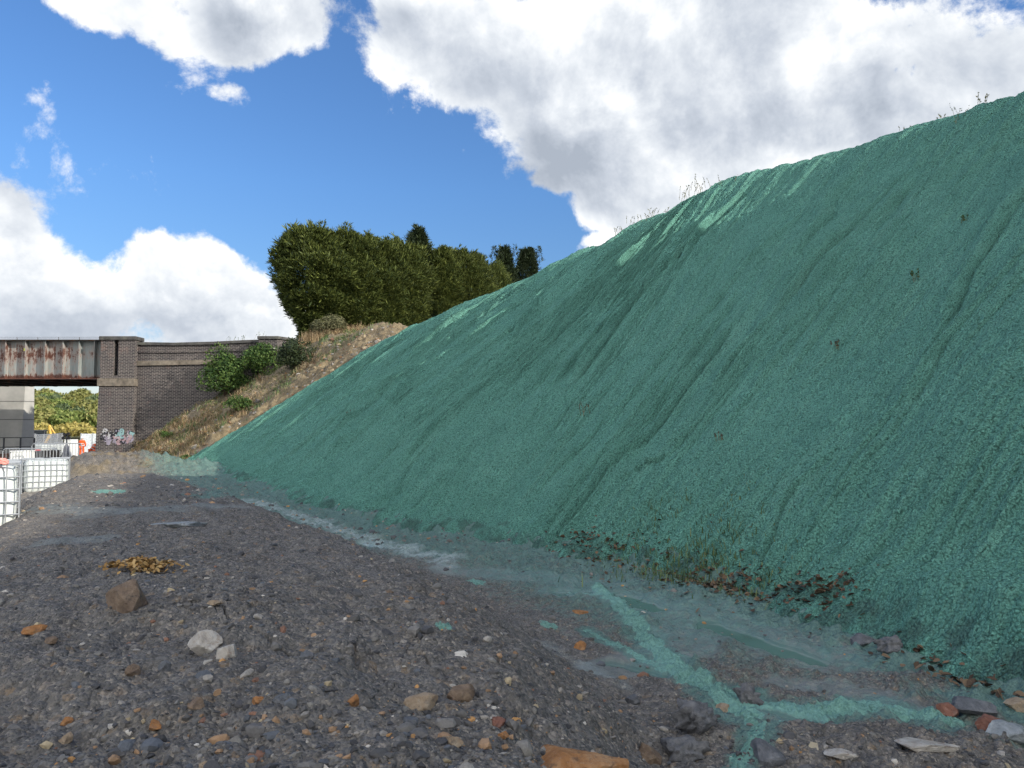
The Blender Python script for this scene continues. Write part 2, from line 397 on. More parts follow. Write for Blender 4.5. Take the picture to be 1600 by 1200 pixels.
m_ground, t, p = mat('shale_ground')
co = objco(t)
vc = t.voro(co, 26, 'F1', 1); vd = t.voro(co, 26, 'F1', 0); vc2 = t.voro(t.vm('MULTIPLY', co, (1, 1, 1)), 75, 'F1', 1); vd2 = t.voro(co, 75, 'F1', 0)
n0 = t.noise(co, .9, 8, .62); n1_ = t.noise(co, 7, 8, .7)
base = t.ramp(n1_, [(.3, (.060, .053, .047)), (.5, (.142, .128, .113)), (.72, (.28, .258, .225))])
base = t.mix(t.mr(n0, .42, .66, 0, .55), base, t.ramp(n1_, [(.3, (.13, .12, .108)), (.7, (.26, .243, .22))]))
base = t.mix(t.mr(t.noise(co, 2.1, 7, .6), .56, .66, 0, .35), base, (.15, .105, .07))
sv = t.new('ShaderNodeSeparateColor', i_0=vc); sv2 = t.new('ShaderNodeSeparateColor', i_0=vc2)
chip = t.ramp(sv.outputs[0], [(0, (.085, .085, .09)), (.55, (.155, .146, .136)), (.8, (.22, .205, .19)), (.93, (.30, .20, .11)), (1, (.40, .36, .32))])
base = t.mix(t.math('MULTIPLY', t.mr(sv.outputs[1], .35, .5), .55), base, chip)
chip2 = t.ramp(sv2.outputs[0], [(0, (.055, .055, .057)), (.6, (.16, .15, .138)), (.85, (.25, .23, .205)), (1, (.42, .36, .29))])
base = t.mix(t.math('MULTIPLY', t.mr(sv2.outputs[1], .3, .5), .6), base, chip2)
earth = t.ramp(t.noise(co, 3.5, 8, .7), [(.3, (.11, .085, .045)), (.5, (.24, .18, .095)), (.7, (.38, .30, .17))])
base = t.mix(attr(t, 'earth'), base, earth)
base = t.mix(attr(t, 'veg'), base, t.ramp(t.noise(co, 2, 6, .7), [(.35, (.05, .07, .02)), (.65, (.16, .14, .06))]))
base = t.mix(attr(t, 'site'), base, t.ramp(t.noise(co, 1.2, 7, .6), [(.3, (.26, .23, .19)), (.7, (.45, .41, .35))]))
mudn = t.ramp(t.noise(co, 5, 7, .65), [(.3, (.12, .135, .125)), (.7, (.235, .25, .235))])
base = t.mix(attr(t, 'mud'), base, mudn)
gsel = t.mr(t.math('ADD', attr(t, 'green'), t.math('MULTIPLY', t.math('SUBTRACT', t.noise(co, 14, 7, .7), .5), 1.3)), .35, .8)
base = t.mix(t.math('MULTIPLY', gsel, .85), base, t.ramp(t.noise(co, 8, 6, .7), [(.3, (.085, .175, .155)), (.7, (.15, .27, .24))]))
msel = t.mr(t.math('ADD', attr(t, 'mulch'), t.math('MULTIPLY', t.math('SUBTRACT', t.noise(co, 26, 5, .75), .5), 1.5)), .35, .62)
base = t.mix(t.math('MULTIPLY', msel, .93), base, t.ramp(t.noise(co, 40, 5, .7), [(.3, (.12, .265, .215)), (.7, (.23, .43, .365))]))
base = t.mix(t.math('MULTIPLY', attr(t, 'water'), .75), base, (.085, .16, .135))
base = t.mix(t.math('MULTIPLY', attr(t, 'pale'), t.mr(t.noise(co, 6, 7, .7), .35, .6)), base, (.40, .47, .46))
t.put(p.inputs['Base Color'], base)
rr = t.math('SUBTRACT', t.math('SUBTRACT', .93, t.math('MULTIPLY', attr(t, 'water'), .68)), t.math('MULTIPLY', attr(t, 'mud'), .25))
t.put(p.inputs['Roughness'], rr); p.inputs['Specular IOR Level'].default_value = .35
hh = t.math('ADD', t.math('ADD', t.math('MULTIPLY', vd, -.8), t.math('MULTIPLY', vd2, -.35)), t.math('MULTIPLY', n1_, .9))
bb = bump(t, p, hh, .03, 1.0)
t.put(bb.inputs['Strength'], t.math('MULTIPLY', t.math('SUBTRACT', 1.0, attr(t, 'water'), clamp=True), t.math('SUBTRACT', .95, t.math('MULTIPLY', attr(t, 'mud'), .30))))

def rockmat(name, stops, speck=(.5, .5, .5), sc_=9, rough=.85, streak=None):
    m, t, p = mat(name); co = objco(t); n = t.noise(co, sc_, 8, .68, .4)
    c = t.ramp(n, stops)
    c = t.mix(t.mr(t.noise(co, sc_*7, 4, .6), .6, .75, 0, .5), c, speck)
    c = t.mix(t.mr(t.noise(co, sc_*1.7, 6, .7), .55, .68, 0, .7), c, streak or (.05, .045, .045))
    t.put(p.inputs['Base Color'], c); p.inputs['Roughness'].default_value = rough
    bump(t, p, t.math('ADD', n, t.math('MULTIPLY', t.noise(co, sc_*9, 4, .6), .3)), .02, .9); return m
RM = dict(
    orange=rockmat('orange_sandstone', [(.3, (.22, .095, .035)), (.5, (.36, .17, .065)), (.7, (.46, .28, .15))], (.5, .4, .3)),
    tan=rockmat('tan_sandstone', [(.3, (.20, .135, .085)), (.5, (.33, .25, .17)), (.7, (.45, .37, .28))], (.55, .5, .42)),
    pale=rockmat('pale_stone', [(.3, (.26, .22, .18)), (.5, (.44, .40, .35)), (.7, (.56, .53, .48))], (.6, .6, .58), streak=(.17, .09, .045)),
    brown=rockmat('brown_stone', [(.3, (.10, .07, .05)), (.5, (.19, .135, .095)), (.7, (.30, .22, .15))], (.4, .35, .3)),
    red=rockmat('red_stone', [(.3, (.12, .05, .035)), (.5, (.22, .10, .07)), (.7, (.33, .19, .14))], (.4, .3, .26)),
    grey=rockmat('grey_shale', [(.3, (.065, .068, .075)), (.5, (.125, .13, .14)), (.7, (.22, .22, .225))], (.35, .35, .35)),
    dark=rockmat('dark_clod', [(.3, (.075, .077, .083)), (.5, (.15, .15, .155)), (.7, (.24, .235, .235))], (.2, .2, .21), 14),
    slate=rockmat('slate', [(.3, (.15, .17, .18)), (.5, (.27, .29, .30)), (.7, (.40, .42, .42))], (.5, .52, .52)))
m_grav, t, p = mat('gravel_stone'); co = objco(t)
vcx = attr(t, 'col', 'Color')
c = t.mix(t.mr(t.noise(co, 60, 5, .65), .35, .7, 0, .6), vcx, t.mix(.55, vcx, (.04, .04, .042)))
t.put(p.inputs['Base Color'], c); p.inputs['Roughness'].default_value = .85
bump(t, p, t.noise(co, 120, 4, .6), .004, .8)

def leafmat(name, cols, rough=.6, trans=.0):
    m, t, p = mat(name)
    r = t.new('ShaderNodeNewGeometry').outputs['Random Per Island']
    n = t.noise(objco(t), .9, 3, .6)
    c = t.ramp(t.math('ADD', t.math('MULTIPLY', r, .65), t.math('MULTIPLY', n, .5)), [(.25+.55*i/(len(cols)-1), k) for i, k in enumerate(cols)])
    t.put(p.inputs['Base Color'], c); p.inputs['Roughness'].default_value = rough; p.inputs['Specular IOR Level'].default_value = .25
    if trans:
        tr = t.new('ShaderNodeBsdfTranslucent'); t.put(tr.inputs[0], c); mx = t.new('ShaderNodeMixShader'); mx.inputs[0].default_value = trans
        t.l.new(p.outputs[0], mx.inputs[1]); t.l.new(tr.outputs[0], mx.inputs[2]); t.l.new(mx.outputs[0], t.n['Material Output'].inputs[0])
    return m
L_con = leafmat('cypress_foliage', [(.026, .042, .012), (.068, .092, .022), (.14, .165, .038)], trans=.12)
L_cond = leafmat('dark_cypress_foliage', [(.014, .026, .013), (.028, .045, .02), (.05, .07, .026)], trans=.08)
L_bush = leafmat('bush_leaf', [(.018, .045, .012), (.045, .095, .022), (.11, .17, .04)], trans=.15)
L_olive = leafmat('olive_leaf', [(.06, .065, .03), (.12, .125, .06), (.2, .19, .10)], trans=.15)
L_hill = [leafmat('far_green', [(.09, .14, .035), (.17, .22, .055), (.26, .29, .09)], trans=.2),
          leafmat('far_olive', [(.13, .15, .045), (.22, .23, .07), (.33, .31, .11)], trans=.2),
          leafmat('far_dark_green', [(.055, .085, .04), (.10, .14, .065), (.16, .20, .09)], trans=.2),
          leafmat('far_yellow', [(.22, .19, .05), (.34, .29, .08), (.46, .38, .13)], trans=.2)]
L_dry = leafmat('dry_grass', [(.16, .10, .055), (.32, .22, .12), (.48, .38, .23)], .7, .1)
L_grass = leafmat('green_grass', [(.05, .09, .035), (.10, .16, .06), (.20, .25, .11)], .6, .15)
L_brown = leafmat('brown_leaf', [(.04, .03, .022), (.09, .058, .036), (.19, .13, .08)], .65, .05)
L_weed = leafmat('weed_leaf', [(.07, .08, .04), (.15, .16, .07), (.28, .25, .14)], .6, .1)
m_bark = simple('bark', (.10, .07, .05), .9, var=.4, scale=12)

# ---------------------------------------------------------------- ground sheet
def grid_faces(nr, nc, wrap=False):
    i = np.arange(nr-1)[:, None]; j = np.arange(nc if wrap else nc-1)[None, :]; j2 = (j+1) % nc
    return np.stack(np.broadcast_arrays(i*nc+j, i*nc+j2, (i+1)*nc+j2, (i+1)*nc+j), -1).reshape(-1, 4)
azs = np.r_[np.linspace(R(-47), R(42), 980, endpoint=False), np.linspace(R(42), R(313), 90, endpoint=False)]
rad = np.r_[[.05, .25, .5, .8, 1.1, 1.4], np.geomspace(1.6, 42, 930), np.geomspace(43, 4500, 90)]
A, Rr = np.meshgrid(azs, rad); X = Rr*np.sin(A); Y = Rr*np.cos(A)
Z, S, U, E, MT, RG = gz(X, Y, True)
r = Rr
near = sst(60, 25, r)
def plan(pts): return hits(pts)[:, :2]
def seg_dist(x, y, pts):
    best = np.full(x.shape, 1e3, np.float32); par = np.zeros(x.shape, np.float32)
    pts = np.asarray(pts)
    for k in range(len(pts)-1):
        a, b = pts[k], pts[k+1]; d = b-a; l2 = (d**2).sum()+1e-9
        tpar = np.clip(((x-a[0])*d[0]+(y-a[1])*d[1])/l2, 0, 1)
        q = np.hypot(x-a[0]-d[0]*tpar, y-a[1]-d[1]*tpar); m_ = q < best
        best = np.where(m_, q, best); par = np.where(m_, (k+tpar)/(len(pts)-1), par)
    return best, par
nz = fbm(X*2.2, Y*2.2, 4, 40); nzf = fbm(X*9, Y*9, 3, 44)
st1 = plan([(935, 922), (965, 945), (1000, 982), (1035, 1025), (1075, 1062), (1110, 1082), (1165, 1108)])
st2 = plan([(1110, 1085), (1190, 1100), (1270, 1112), (1345, 1105), (1400, 1112), (1465, 1130)])
st3 = plan([(915, 985), (945, 1005), (985, 1025), (1040, 1050)]); st4 = plan([(1165, 1110), (1190, 1140), (1175, 1165), (1150, 1200)])
st0 = plan([(890, 925), (935, 930), (960, 940)])
mul = np.zeros_like(X); green_x = np.zeros_like(X)
for sp, w_ in ((st1, .11), (st2, .105), (st3, .045), (st4, .05), (st0, .045)):
    d_, pr = seg_dist(X, Y, sp)
    mul = np.maximum(mul, (.62 if w_ < .05 else 1)*sst(1.25, .45, d_/(w_*(1+.5*fbm(X*3, Y*3, 3, 77)))+.38*nzf)); green_x = np.maximum(green_x, .8*sst(3.6, 1.0, d_/w_+.9*nz))
d_, _ = seg_dist(X, Y, plan([(145, 769), (185, 770)])); mul = np.maximum(mul, .8*sst(1.0, .6, d_/.16+.3*nzf))
for pp, w_ in (((738, 912), .10), ((852, 980), .07), ((1205, 1130), .05), ((690, 985), .04)):
    d_, _ = seg_dist(X, Y, plan([pp, (pp[0]+12, pp[1]+2)])); mul = np.maximum(mul, .7*sst(1.0, .5, d_/w_+.5*nzf))
mud = np.zeros_like(X); wat = np.zeros_like(X)
for sp, w_, k_ in (([(1080, 950), (1160, 985), (1230, 1020), (1290, 1035)], .42, 0), ([(1240, 1075), (1330, 1085), (1400, 1100)], .22, 0), ([(960, 1050), (1080, 1010), (1060, 960)], .30, 0), ([(700, 890), (850, 905), (960, 915)], .3, 0),
                   ([(880, 925), (960, 930), (1030, 950)], .20, 1), ([(1110, 978), (1180, 1000), (1270, 1032)], .17, 1), ([(950, 1035), (990, 1045), (1030, 1055)], .09, 1), ([(1180, 1100), (1260, 1118)], .11, 1), ([(560, 850), (600, 858)], .08, 1)):
    d_, _ = seg_dist(X, Y, plan(sp)); q = sst(1.15, .6, d_/w_+.35*nz+.12*nzf)
    if k_: wat = np.maximum(wat, q); mud = np.maximum(mud, sst(1.3, .7, d_/(w_*1.5)+.3*nz))
    else: mud = np.maximum(mud, q*.9)
wat = wat*(1-mul)
green = sst(-1.6, .0, U+.5*nz)*(1-sst(SEND-1.0, SEND+.1, S))
green = np.maximum(green, .75*sst(-3.6, -1.2, U)*sst(3, 8, Y)*(1-sst(SEND-2, SEND, S)))
green = np.maximum(green*sst(6.0, 3.0, -U)*sst(2.0, 1.0, U), green_x)
d_, _ = seg_dist(X, Y, plan([(330, 775), (420, 790), (500, 815), (590, 842), (680, 868), (800, 880)])); green = np.maximum(green, .75*sst(1.2, .3, d_/.6+.4*nz))
d1, _ = seg_dist(X, Y, plan([(385, 785), (440, 800), (500, 822), (560, 842), (620, 856), (700, 880)])); pale = .9*sst(1.1, .3, d1/.33+.5*nz)
d1, _ = seg_dist(X, Y, plan([(855, 1012), (900, 1035), (950, 1062), (975, 1075)])); pale = np.maximum(pale, .30*sst(1.2, .2, d1/.10+.3*nz))
d1, _ = seg_dist(X, Y, plan([(80, 792), (200, 798), (330, 790)])); mud = np.maximum(mud, .75*sst(1.2, .3, d1/.5+.5*nz))
d1, _ = seg_dist(X, Y, plan([(100, 845), (150, 843)])); mud = np.maximum(mud, .7*sst(1.1, .3, d1/.3+.5*nz))
site = sst(27, 33, Y)*sst(0.5, 3.5, -U)*sst(170, 110, Y)*sst(40, -5, X)
site = np.maximum(site, .45*sst(16, 21, Y)*sst(0, 2.5, -U)*sst(170, 110, Y))
veg = sst(110, 160, Y)
earth = np.clip(RG*1.4, 0, 1)*near
heap = np.exp(-(((X+13.3)/3.2)**2+((Y-27)/2.4)**2)**2); site = site*(1-heap)
earth = np.maximum(earth, .7*heap*sst(-.1, .5, fbm(X*1.8, Y*1.8, 4, 58)))
# small relief
rel = .034*fbm(X*3.1, Y*3.1, 4, 50, .6)+.011*np.abs(fbm(X*11, Y*11, 3, 55, .6))+.005*pn(X*42, Y*42, 61)
rel += .022*np.maximum(0, pn(X*6, Y*6, 68))**1.2*sst(-.6, .1, pn(X*1.1, Y*1.1, 69))+.02*np.abs(fbm(X*5.2, Y*5.2, 2, 64))*sst(7, 4, r)
rel += heap*(.13*np.abs(fbm(X*3, Y*3, 4, 67))+.06*fbm(X*8, Y*8, 2, 68))
rel += .045*np.maximum(0, fbm(X*1.3, Y*1.3, 3, 66))*sst(9, 3, r)
ledge = sst(.0, .25, pn(X*.9, Y*1.4, 71))*sst(6, 5, r)
rel = rel-.05*ledge
rel = rel*(1-.55*mud)*(1-wat)*np.clip(r/3, .3, 1)*near
crack = np.exp(-(fbm(X*1.6, Y*1.6, 3, 90)/.02)**2)*sst(.15, .5, pn(X*.7, Y*.7, 91))*sst(-.1, -1, E)*sst(11, 6, r)
rel -= .045*crack
rel += mul*(.004+.010*nzf+.022*np.abs(pn(X*24, Y*24, 33))+.012*pn(X*45, Y*45, 34))
rel -= .03*wat
rel += (.07*np.maximum(0, fbm(X*4, Y*4, 3, 95))+.035*np.abs(fbm(X*10, Y*10, 3, 96)))*sst(2.6, .6, np.abs(U+.6))*(1-wat)*(1-.6*mud)*(1-MT)*sst(1, 6, Y)
Z = Z+rel+RG*(.10*np.abs(fbm(X*2.2, Y*2.2, 4, 99))+.06*np.abs(fbm(X*6, Y*6, 3, 98)))
print('ground', X.shape)
g_ob = mesh_np('ground', np.stack([X, Y, Z], -1).reshape(-1, 3), grid_faces(len(rad), len(azs), True)[:, ::-1], m_ground, attrs={
    k: v.ravel() for k, v in dict(green=green*(1-.0*mud), mulch=np.clip(mul, 0, 1), mud=np.clip(mud, 0, 1), water=np.clip(wat, 0, 1), pale=pale, site=site, veg=veg, earth=earth).items()})
tag(g_ob, kind='structure')

# ---------------------------------------------------------------- the draped matting
sA = TS[np.argmin(np.abs(TOE[:, 1]+3))]
ss = [sA]
while ss[-1] < SEND:
    i = int(np.searchsorted(TS, ss[-1])); dd = math.hypot(*TOE[min(i, 499)]); ss.append(ss[-1]+max(.016, .0019*dd))
ss = np.array(ss); NU = 860
um = np.interp(ss, TS, UM)+.55
u0 = -.28+.22*fbm(ss*.5, ss*0+3, 3, 21)+.05*pn(ss*4, ss*0, 22)
endt = sst(SEND-1.5, SEND, ss)
vv = np.linspace(0, 1, NU)
Sg = np.repeat(ss[None], NU, 0); Ug = u0[None]+(um-u0)[None]*vv[:, None]
# the free left edge wanders a little
edge = .35*fbm(vv*6, vv*0, 3, 24)[:, None]*endt[None]
Sg2 = Sg+edge
bx = np.interp(Sg2, TS, TOE[:, 0])+np.interp(Sg2, TS, UPV[:, 0])*Ug; by = np.interp(Sg2, TS, TOE[:, 1])+np.interp(Sg2, TS, UPV[:, 1])*Ug
bz = smax(bank(Sg2, Ug), np.interp(Sg2, TS, ZT)+0*Ug, .45)-.02
tm = np.interp(Sg2, TS, UM)
L = np.maximum(Ug, 0)
disp = .10*fbm(Sg2*.35, Ug*.28, 3, 110)*sst(-.2, 2, Ug)
disp += .34*pn(Sg2*.19+.3, Ug*.045, 111)*sst(.3, 3.5, Ug)*sst(-.2, 2.5, tm-Ug)+.13*pn(Sg2*.55, Ug*.07, 112)*sst(.2, 2.5, Ug)*sst(-.2, 2, tm-Ug)
disp += .07*pn(Sg2*.9, Ug*.12, 113)*sst(0, 1.5, Ug)
meand = .25*pn(Ug*.25, Ug*0, 115)
str_ = 1.0+1.1*sst(-.3, .5, fbm(Sg2*.3, Ug*.3, 2, 114))
disp += .045*fbm((Sg2+meand)*1.8, Ug*.16, 3, 116)+str_*(.034*fbm((Sg2+meand)*5.5, Ug*.30, 2, 118)+.022*fbm((Sg2+meand)*13, Ug*.5, 2, 120))
disp += .024*np.abs(fbm(Sg2*7, Ug*7, 3, 123))+.011*pn(Sg2*11, Ug*11, 124)
disp += .004*fbm(Sg2*6, Ug*6, 3, 122)+.015*np.abs(pn(Sg2*19, Ug*19, 125))*(1+.5*pn(Sg2*2, Ug*2, 127))+.006*pn(Sg2*34, Ug*34, 126)
def ridge(sl, ul, A_, w_):
    """one fold of slack cloth running down the bank"""
    o = np.argsort(ul); sl = np.array(sl)[o]; ul = np.array(ul)[o]
    j0 = max(0, int(np.searchsorted(ss, sl.min()-1.0))); j1 = int(np.searchsorted(ss, sl.max()+1.0)); r0, r1 = 0, NU
    if j1-j0 < 3: return
    Us = Ug[:, j0:j1]; Ss = Sg2[:, j0:j1]; tms = tm[:, j0:j1]
    cen = np.interp(Us, ul, sl)+.03*pn(Us*1.2, Us*0+A_*50, 130)
    fade = sst(ul[0]-.5, ul[0]+.4, Us)*sst(ul[-1]+.5, ul[-1]-.4, Us)*(.12+.88*sst(.2, 2.2, tms-Us))
    x = (Ss-cen)/w_
    prof = np.where(x < 0, np.exp(-(x/.55)**2), np.exp(-(x/1.5)**2))-1.05*np.exp(-((x+1.2)/.42)**2)-.35*np.exp(-((x-3.)/1.1)**2)+.35*np.exp(-((x+2.4)/.5)**2)
    disp[:, j0:j1] += A_*fade*prof*(1+.35*pn(Us*1.1, Us*0, 131))
folds = [([(1254, 248), (1162, 331), (1088, 410), (1022, 471), (965, 545), (905, 630)], .085, .11), ([(1127, 296), (1075, 353), (1031, 397), (957, 475), (880, 560), (800, 650)], .07, .10),
         ([(1385, 224), (1337, 292), (1302, 349), (1268, 392), (1225, 450)], .055, .13), ([(1315, 421), (1267, 478), (1210, 550), (1130, 650)], .06, .08),
         ([(1140, 570), (1090, 645), (1010, 745), (940, 800), (872, 838)], .06, .07), ([(1160, 640), (1100, 720), (1040, 780), (965, 815)], .035, .06),
         ([(1597, 362), (1547, 432), (1510, 500), (1470, 590)], .045, .09), ([(992, 366), (948, 392), (900, 440), (850, 500), (790, 575)], .05, .09),
         ([(857, 436), (811, 480), (782, 514), (754, 540)], .07, .09), ([(653, 520), (616, 554), (580, 590)], .05, .08), ([(620, 550), (584, 584), (568, 608), (554, 624)], .06, .07),
         ([(620, 640), (600, 658), (576, 684)], .06, .07), ([(568, 580), (540, 608), (516, 632)], .05, .06), ([(502, 600), (472, 628), (440, 655)], .045, .06),
         ([(720, 560), (680, 605), (640, 650), (600, 690)], .05, .07), ([(760, 590), (700, 650), (650, 700)], .04, .07), ([(1440, 260), (1400, 340), (1350, 430)], .03, .1),
         ([(1480, 620), (1400, 760), (1300, 880)], .025, .07), ([(1200, 420), (1120, 520), (1030, 620), (960, 710)], .03, .07), ([(1290, 800), (1230, 860), (1180, 900)], .03, .07),
         ([(960, 700), (900, 770), (850, 815)], .03, .06), ([(560, 720), (500, 760), (470, 780)], .035, .06), ([(700, 720), (640, 775), (600, 805)], .03, .06)]
for pts, A_, w_ in folds:
    P = hits(pts); s_, u_ = su(P[:, 0], P[:, 1]); kq = (u_ < np.interp(s_, TS, UM)-.25) & (u_ > .1) & (P[:, 1] < 45)
    s_, u_ = s_[kq], u_[kq]
    if len(s_) < 2: continue
    ridge(s_, u_, A_*2.1, w_*.80)
fr = np.random.default_rng(3)
for k in range(165):
    s_c = fr.uniform(ss[0]+4, ss[-1]); ul = fr.uniform(.5, 9); ln = fr.uniform(1.5, 7.5)
    far = np.interp(s_c, TS, TOE[:, 1]) > 13
    ridge([s_c, s_c+fr.uniform(-.25, .25)], [ul, ul+ln], fr.uniform(.03, .065)*(1.9 if far else 1.0), fr.uniform(.03, .07)*(1.25 if far else .8))
# bulge where the cloth sags onto the ground at the near end
roll = np.exp(-((Ug-.34)/.27)**2)*sst(8.5, 5.5, by)*sst(-3, 0, by)
disp += .30*roll*(1+.3*pn(Sg2*1.6, Ug, 140))-.02*roll*np.abs(pn(Sg2*5, Ug*5, 141))
lift = sst(0, .35, Ug-u0[None])
nx = -np.interp(Sg2, TS, UPV[:, 0]); ny = -np.interp(Sg2, TS, UPV[:, 1]); th = np.arctan(np.interp(Sg2, TS, TAN))*sst(-.1, .8, Ug)*(1-sst(-.6, .4, Ug-tm))
dz = disp*(.25+.75*lift)
MX = bx+nx*np.sin(th)*dz; MY = by+ny*np.sin(th)*dz; MZ = bz+np.cos(th)*dz+.055*lift-.10*(1-lift)
MZ -= .5*sst(.3, .55, Ug-tm)
soil = sst(.55, 1.2, .6*fbm(Sg2*3.1, Ug*3.6, 4, 150)+sst(.55, -.1, Ug)*.9)*.55
m_ob = mesh_np('erosion_mat', np.stack([MX, MY, MZ], -1).reshape(-1, 3), grid_faces(NU, len(ss)), m_mat,
               attrs={'su': np.stack([Sg2, Ug], -1).reshape(-1, 2), 'soil': soil.ravel()})
tag(m_ob, 'teal green sprayed erosion matting draped in folds over the whole steep bank', 'matting')
print('mat', Sg.shape)
def mat_pt(s, u):
    """a point on the matting"""
    j = int(np.clip(np.searchsorted(ss, s), 0, len(ss)-1)); i = int(np.clip((u-u0[j])/(um[j]-u0[j])*(NU-1), 0, NU-1))
    return np.array([MX[i, j], MY[i, j], MZ[i, j]])
Zs = Z
def gpt(x, y):
    """height of the finished ground sheet (nearest vertex, blended)"""
    a = np.arctan2(x, y); r_ = np.hypot(x, y)
    ja = np.interp(a, azs[:980], np.arange(980)); ir = np.interp(r_, rad, np.arange(len(rad)))
    i0_ = np.clip(ir.astype(int), 0, len(rad)-2); j0_ = np.clip(ja.astype(int), 0, 978); fi = ir-i0_; fj = ja-j0_
    return (Zs[i0_, j0_]*(1-fi)*(1-fj)+Zs[i0_+1, j0_]*fi*(1-fj)+Zs[i0_, j0_+1]*(1-fi)*fj+Zs[i0_+1, j0_+1]*fi*fj)

# ---------------------------------------------------------------- stones
def ico(sub):
    import bmesh
    bm = bmesh.new(); bmesh.ops.create_icosphere(bm, subdivisions=sub, radius=1); bm.verts.ensure_lookup_table()
    v = np.array([q.co[:] for q in bm.verts]); f = np.array([[w.index for w in q.verts] for q in bm.faces]); bm.free(); return v, f
ICO = {k: ico(k) for k in (1, 2, 4)}
def rock_shape(seed, dims, planes=11, sub=4, rough=.05):
    g = np.random.default_rng(seed); v, f = ICO[sub]
    n = g.normal(size=(planes, 3)); n /= np.linalg.norm(n, axis=1)[:, None]; d = g.uniform(.55, .95, planes)
    dot = v @ n.T; rr_ = np.where(dot > .02, d/np.maximum(dot, .02), 9).min(1); rr_ = np.minimum(rr_, 1.15)
    rr_ = rr_*(1+rough*fbm(v[:, 0]*2.3+seed, v[:, 1]*2.3+v[:, 2]*1.7, 4, seed % 40))
    v = v*rr_[:, None]; v = v/np.ptp(v, axis=0)*np.array(dims); return v, f
rocks = [  # px, py, width px, kind, depth ratio, height ratio, label
    (885, 1178, 165, 'orange', .75, .34, 'large flat orange brown sandstone slab half buried at the bottom edge'),
    (190, 948, 72, 'brown', .9, .85, 'brown boulder half buried in the dark spoil beside a crack'),
    (318, 1002, 52, 'pale', .9, .85, 'white and brown stone sitting above the cream stone on the ridge'),
    (356, 1030, 32, 'pale', .9, 1.0, 'small cream stone just below the white and brown stone'),
    (662, 1078, 54, 'tan', .6, .55, 'tan wedge of sandstone on the right flank of the ridge'),
    (716, 1070, 46, 'brown', .8, .75, 'rounded grey brown stone right of the tan wedge'),
    (285, 808, 84, 'slate', .8, .12, 'flat pale grey slab lying far along the ridge top'),
    (52, 990, 34, 'orange', .8, .45, 'orange stone embedded near the left edge of the photo'),
    (333, 953, 27, 'tan', .7, .4, 'small flat tan stone above the white and brown stone'),
    (305, 1108, 26, 'brown', .9, .8, 'smooth reddish brown stone in the lower middle of the gravel'),
    (403, 1104, 24, 'orange', .8, .6, 'bright orange block left of a dark grey stone'),
    (437, 1113, 28, 'grey', .8, .7, 'dark grey rounded stone right of the bright orange block'),
    (102, 1115, 18, 'orange', .9, .8, 'small orange pebble above a tan rounded stone at lower left'),
    (103, 1144, 22, 'tan', .9, .85, 'tan rounded stone below a small orange pebble at lower left'),
    (240, 1127, 27, 'orange', .8, .6, 'angular orange stone with a pointed end in the gravel'),
    (320, 1178, 22, 'tan', .8, .8, 'yellowish tan cube shaped stone near the bottom edge'),
    (551, 1108, 20, 'orange', .9, .95, 'round rusty orange stone on the dark gravel'),
    (777, 1120, 26, 'red', .8, .7, 'reddish brown triangular stone above the large orange slab'),
    (786, 1144, 18, 'orange', .9, .8, 'small square orange stone at the corner of the large slab'),
    (905, 1012, 20, 'orange', .9, .8, 'round orange stone at the foot of the ridge beside the green runoff'),
    (1096, 1128, 80, 'dark', .9, .75, 'largest blue grey clod beside the trench'),
    (1170, 1088, 46, 'dark', .8, .8, 'black crumbly clod sitting on the green runoff'),
    (1068, 1162, 72, 'dark', .9, .6, 'dark crumbly clod in front of the largest blue grey clod'),
    (1200, 1182, 52, 'grey', .9, .8, 'blue grey clod at the bottom edge beside a spill of green mulch'),
    (1012, 1165, 42, 'brown', .8, .9, 'banded brown stone between the orange slab and the dark clods'),
    (1130, 1096, 28, 'tan', .8, .6, 'pinkish tan stone on the bank of the green runoff'),
    (1487, 1126, 36, 'red', .9, .7, 'red brown stone at the end of the green runoff'),
    (1550, 1148, 44, 'red', .8, .8, 'darker red brown stone between two grey slabs'),
    (1533, 1122, 62, 'grey', .7, .4, 'grey green slab lying behind the red brown stones'),
    (1582, 1158, 70, 'slate', .7, .45, 'pale slate block at the lower right corner'),
    (1596, 1112, 38, 'tan', .8, .6, 'pinkish grey stone at the right edge below the matting'),
    (1395, 1024, 46, 'dark', .8, .6, 'dark clod against the foot of the rolled matting edge'),
    (1350, 1004, 40, 'grey', .8, .5, 'grey lump of shale left of the rolled matting edge'),
    (606, 918, 22, 'brown', .8, .5, 'thin brown stone on the shoulder of the ridge'),
    (925, 1165, 1, 'tan', 1, 1, None),
    (497, 1012, 26, 'grey', .8, .6, 'blue grey stone with chips around it on the ridge'),
    (480, 1046, 22, 'grey', .8, .8, 'leaning grey stone below the blue grey stone'),
    (75, 1000, 24, 'brown', .8, .5, 'brown stone touching the orange stone near the left edge'),
    (255, 1048, 22, 'grey', .7, 1.1, 'upright slim grey stone in the middle of the gravel'),
    (205, 1058, 22, 'brown', .9, 1.0, 'dull brown stone left of the upright slim grey stone'),
    (1105, 925, 1, 'tan', 1, 1, None),
    (905, 960, 26, 'orange', .8, .3, 'rusty flat stone in the trench mud'),
    (1320, 1190, 46, 'pale', .8, .3, 'pale flat stone in the gravel at the lower right'),
    (1450, 1170, 90, 'pale', .7, .18, 'broad pale slab flush with the ground at the lower right'),
    (990, 1092, 26, 'grey', .8, .7, 'grey cube shaped stone left of the clods'),
    (640, 1135, 30, 'grey', .9, .6, 'angular grey stone below the tan wedge'),
    (705, 1160, 34, 'tan', .7, .6, 'long tan shard left of the large orange slab')]
taken = []
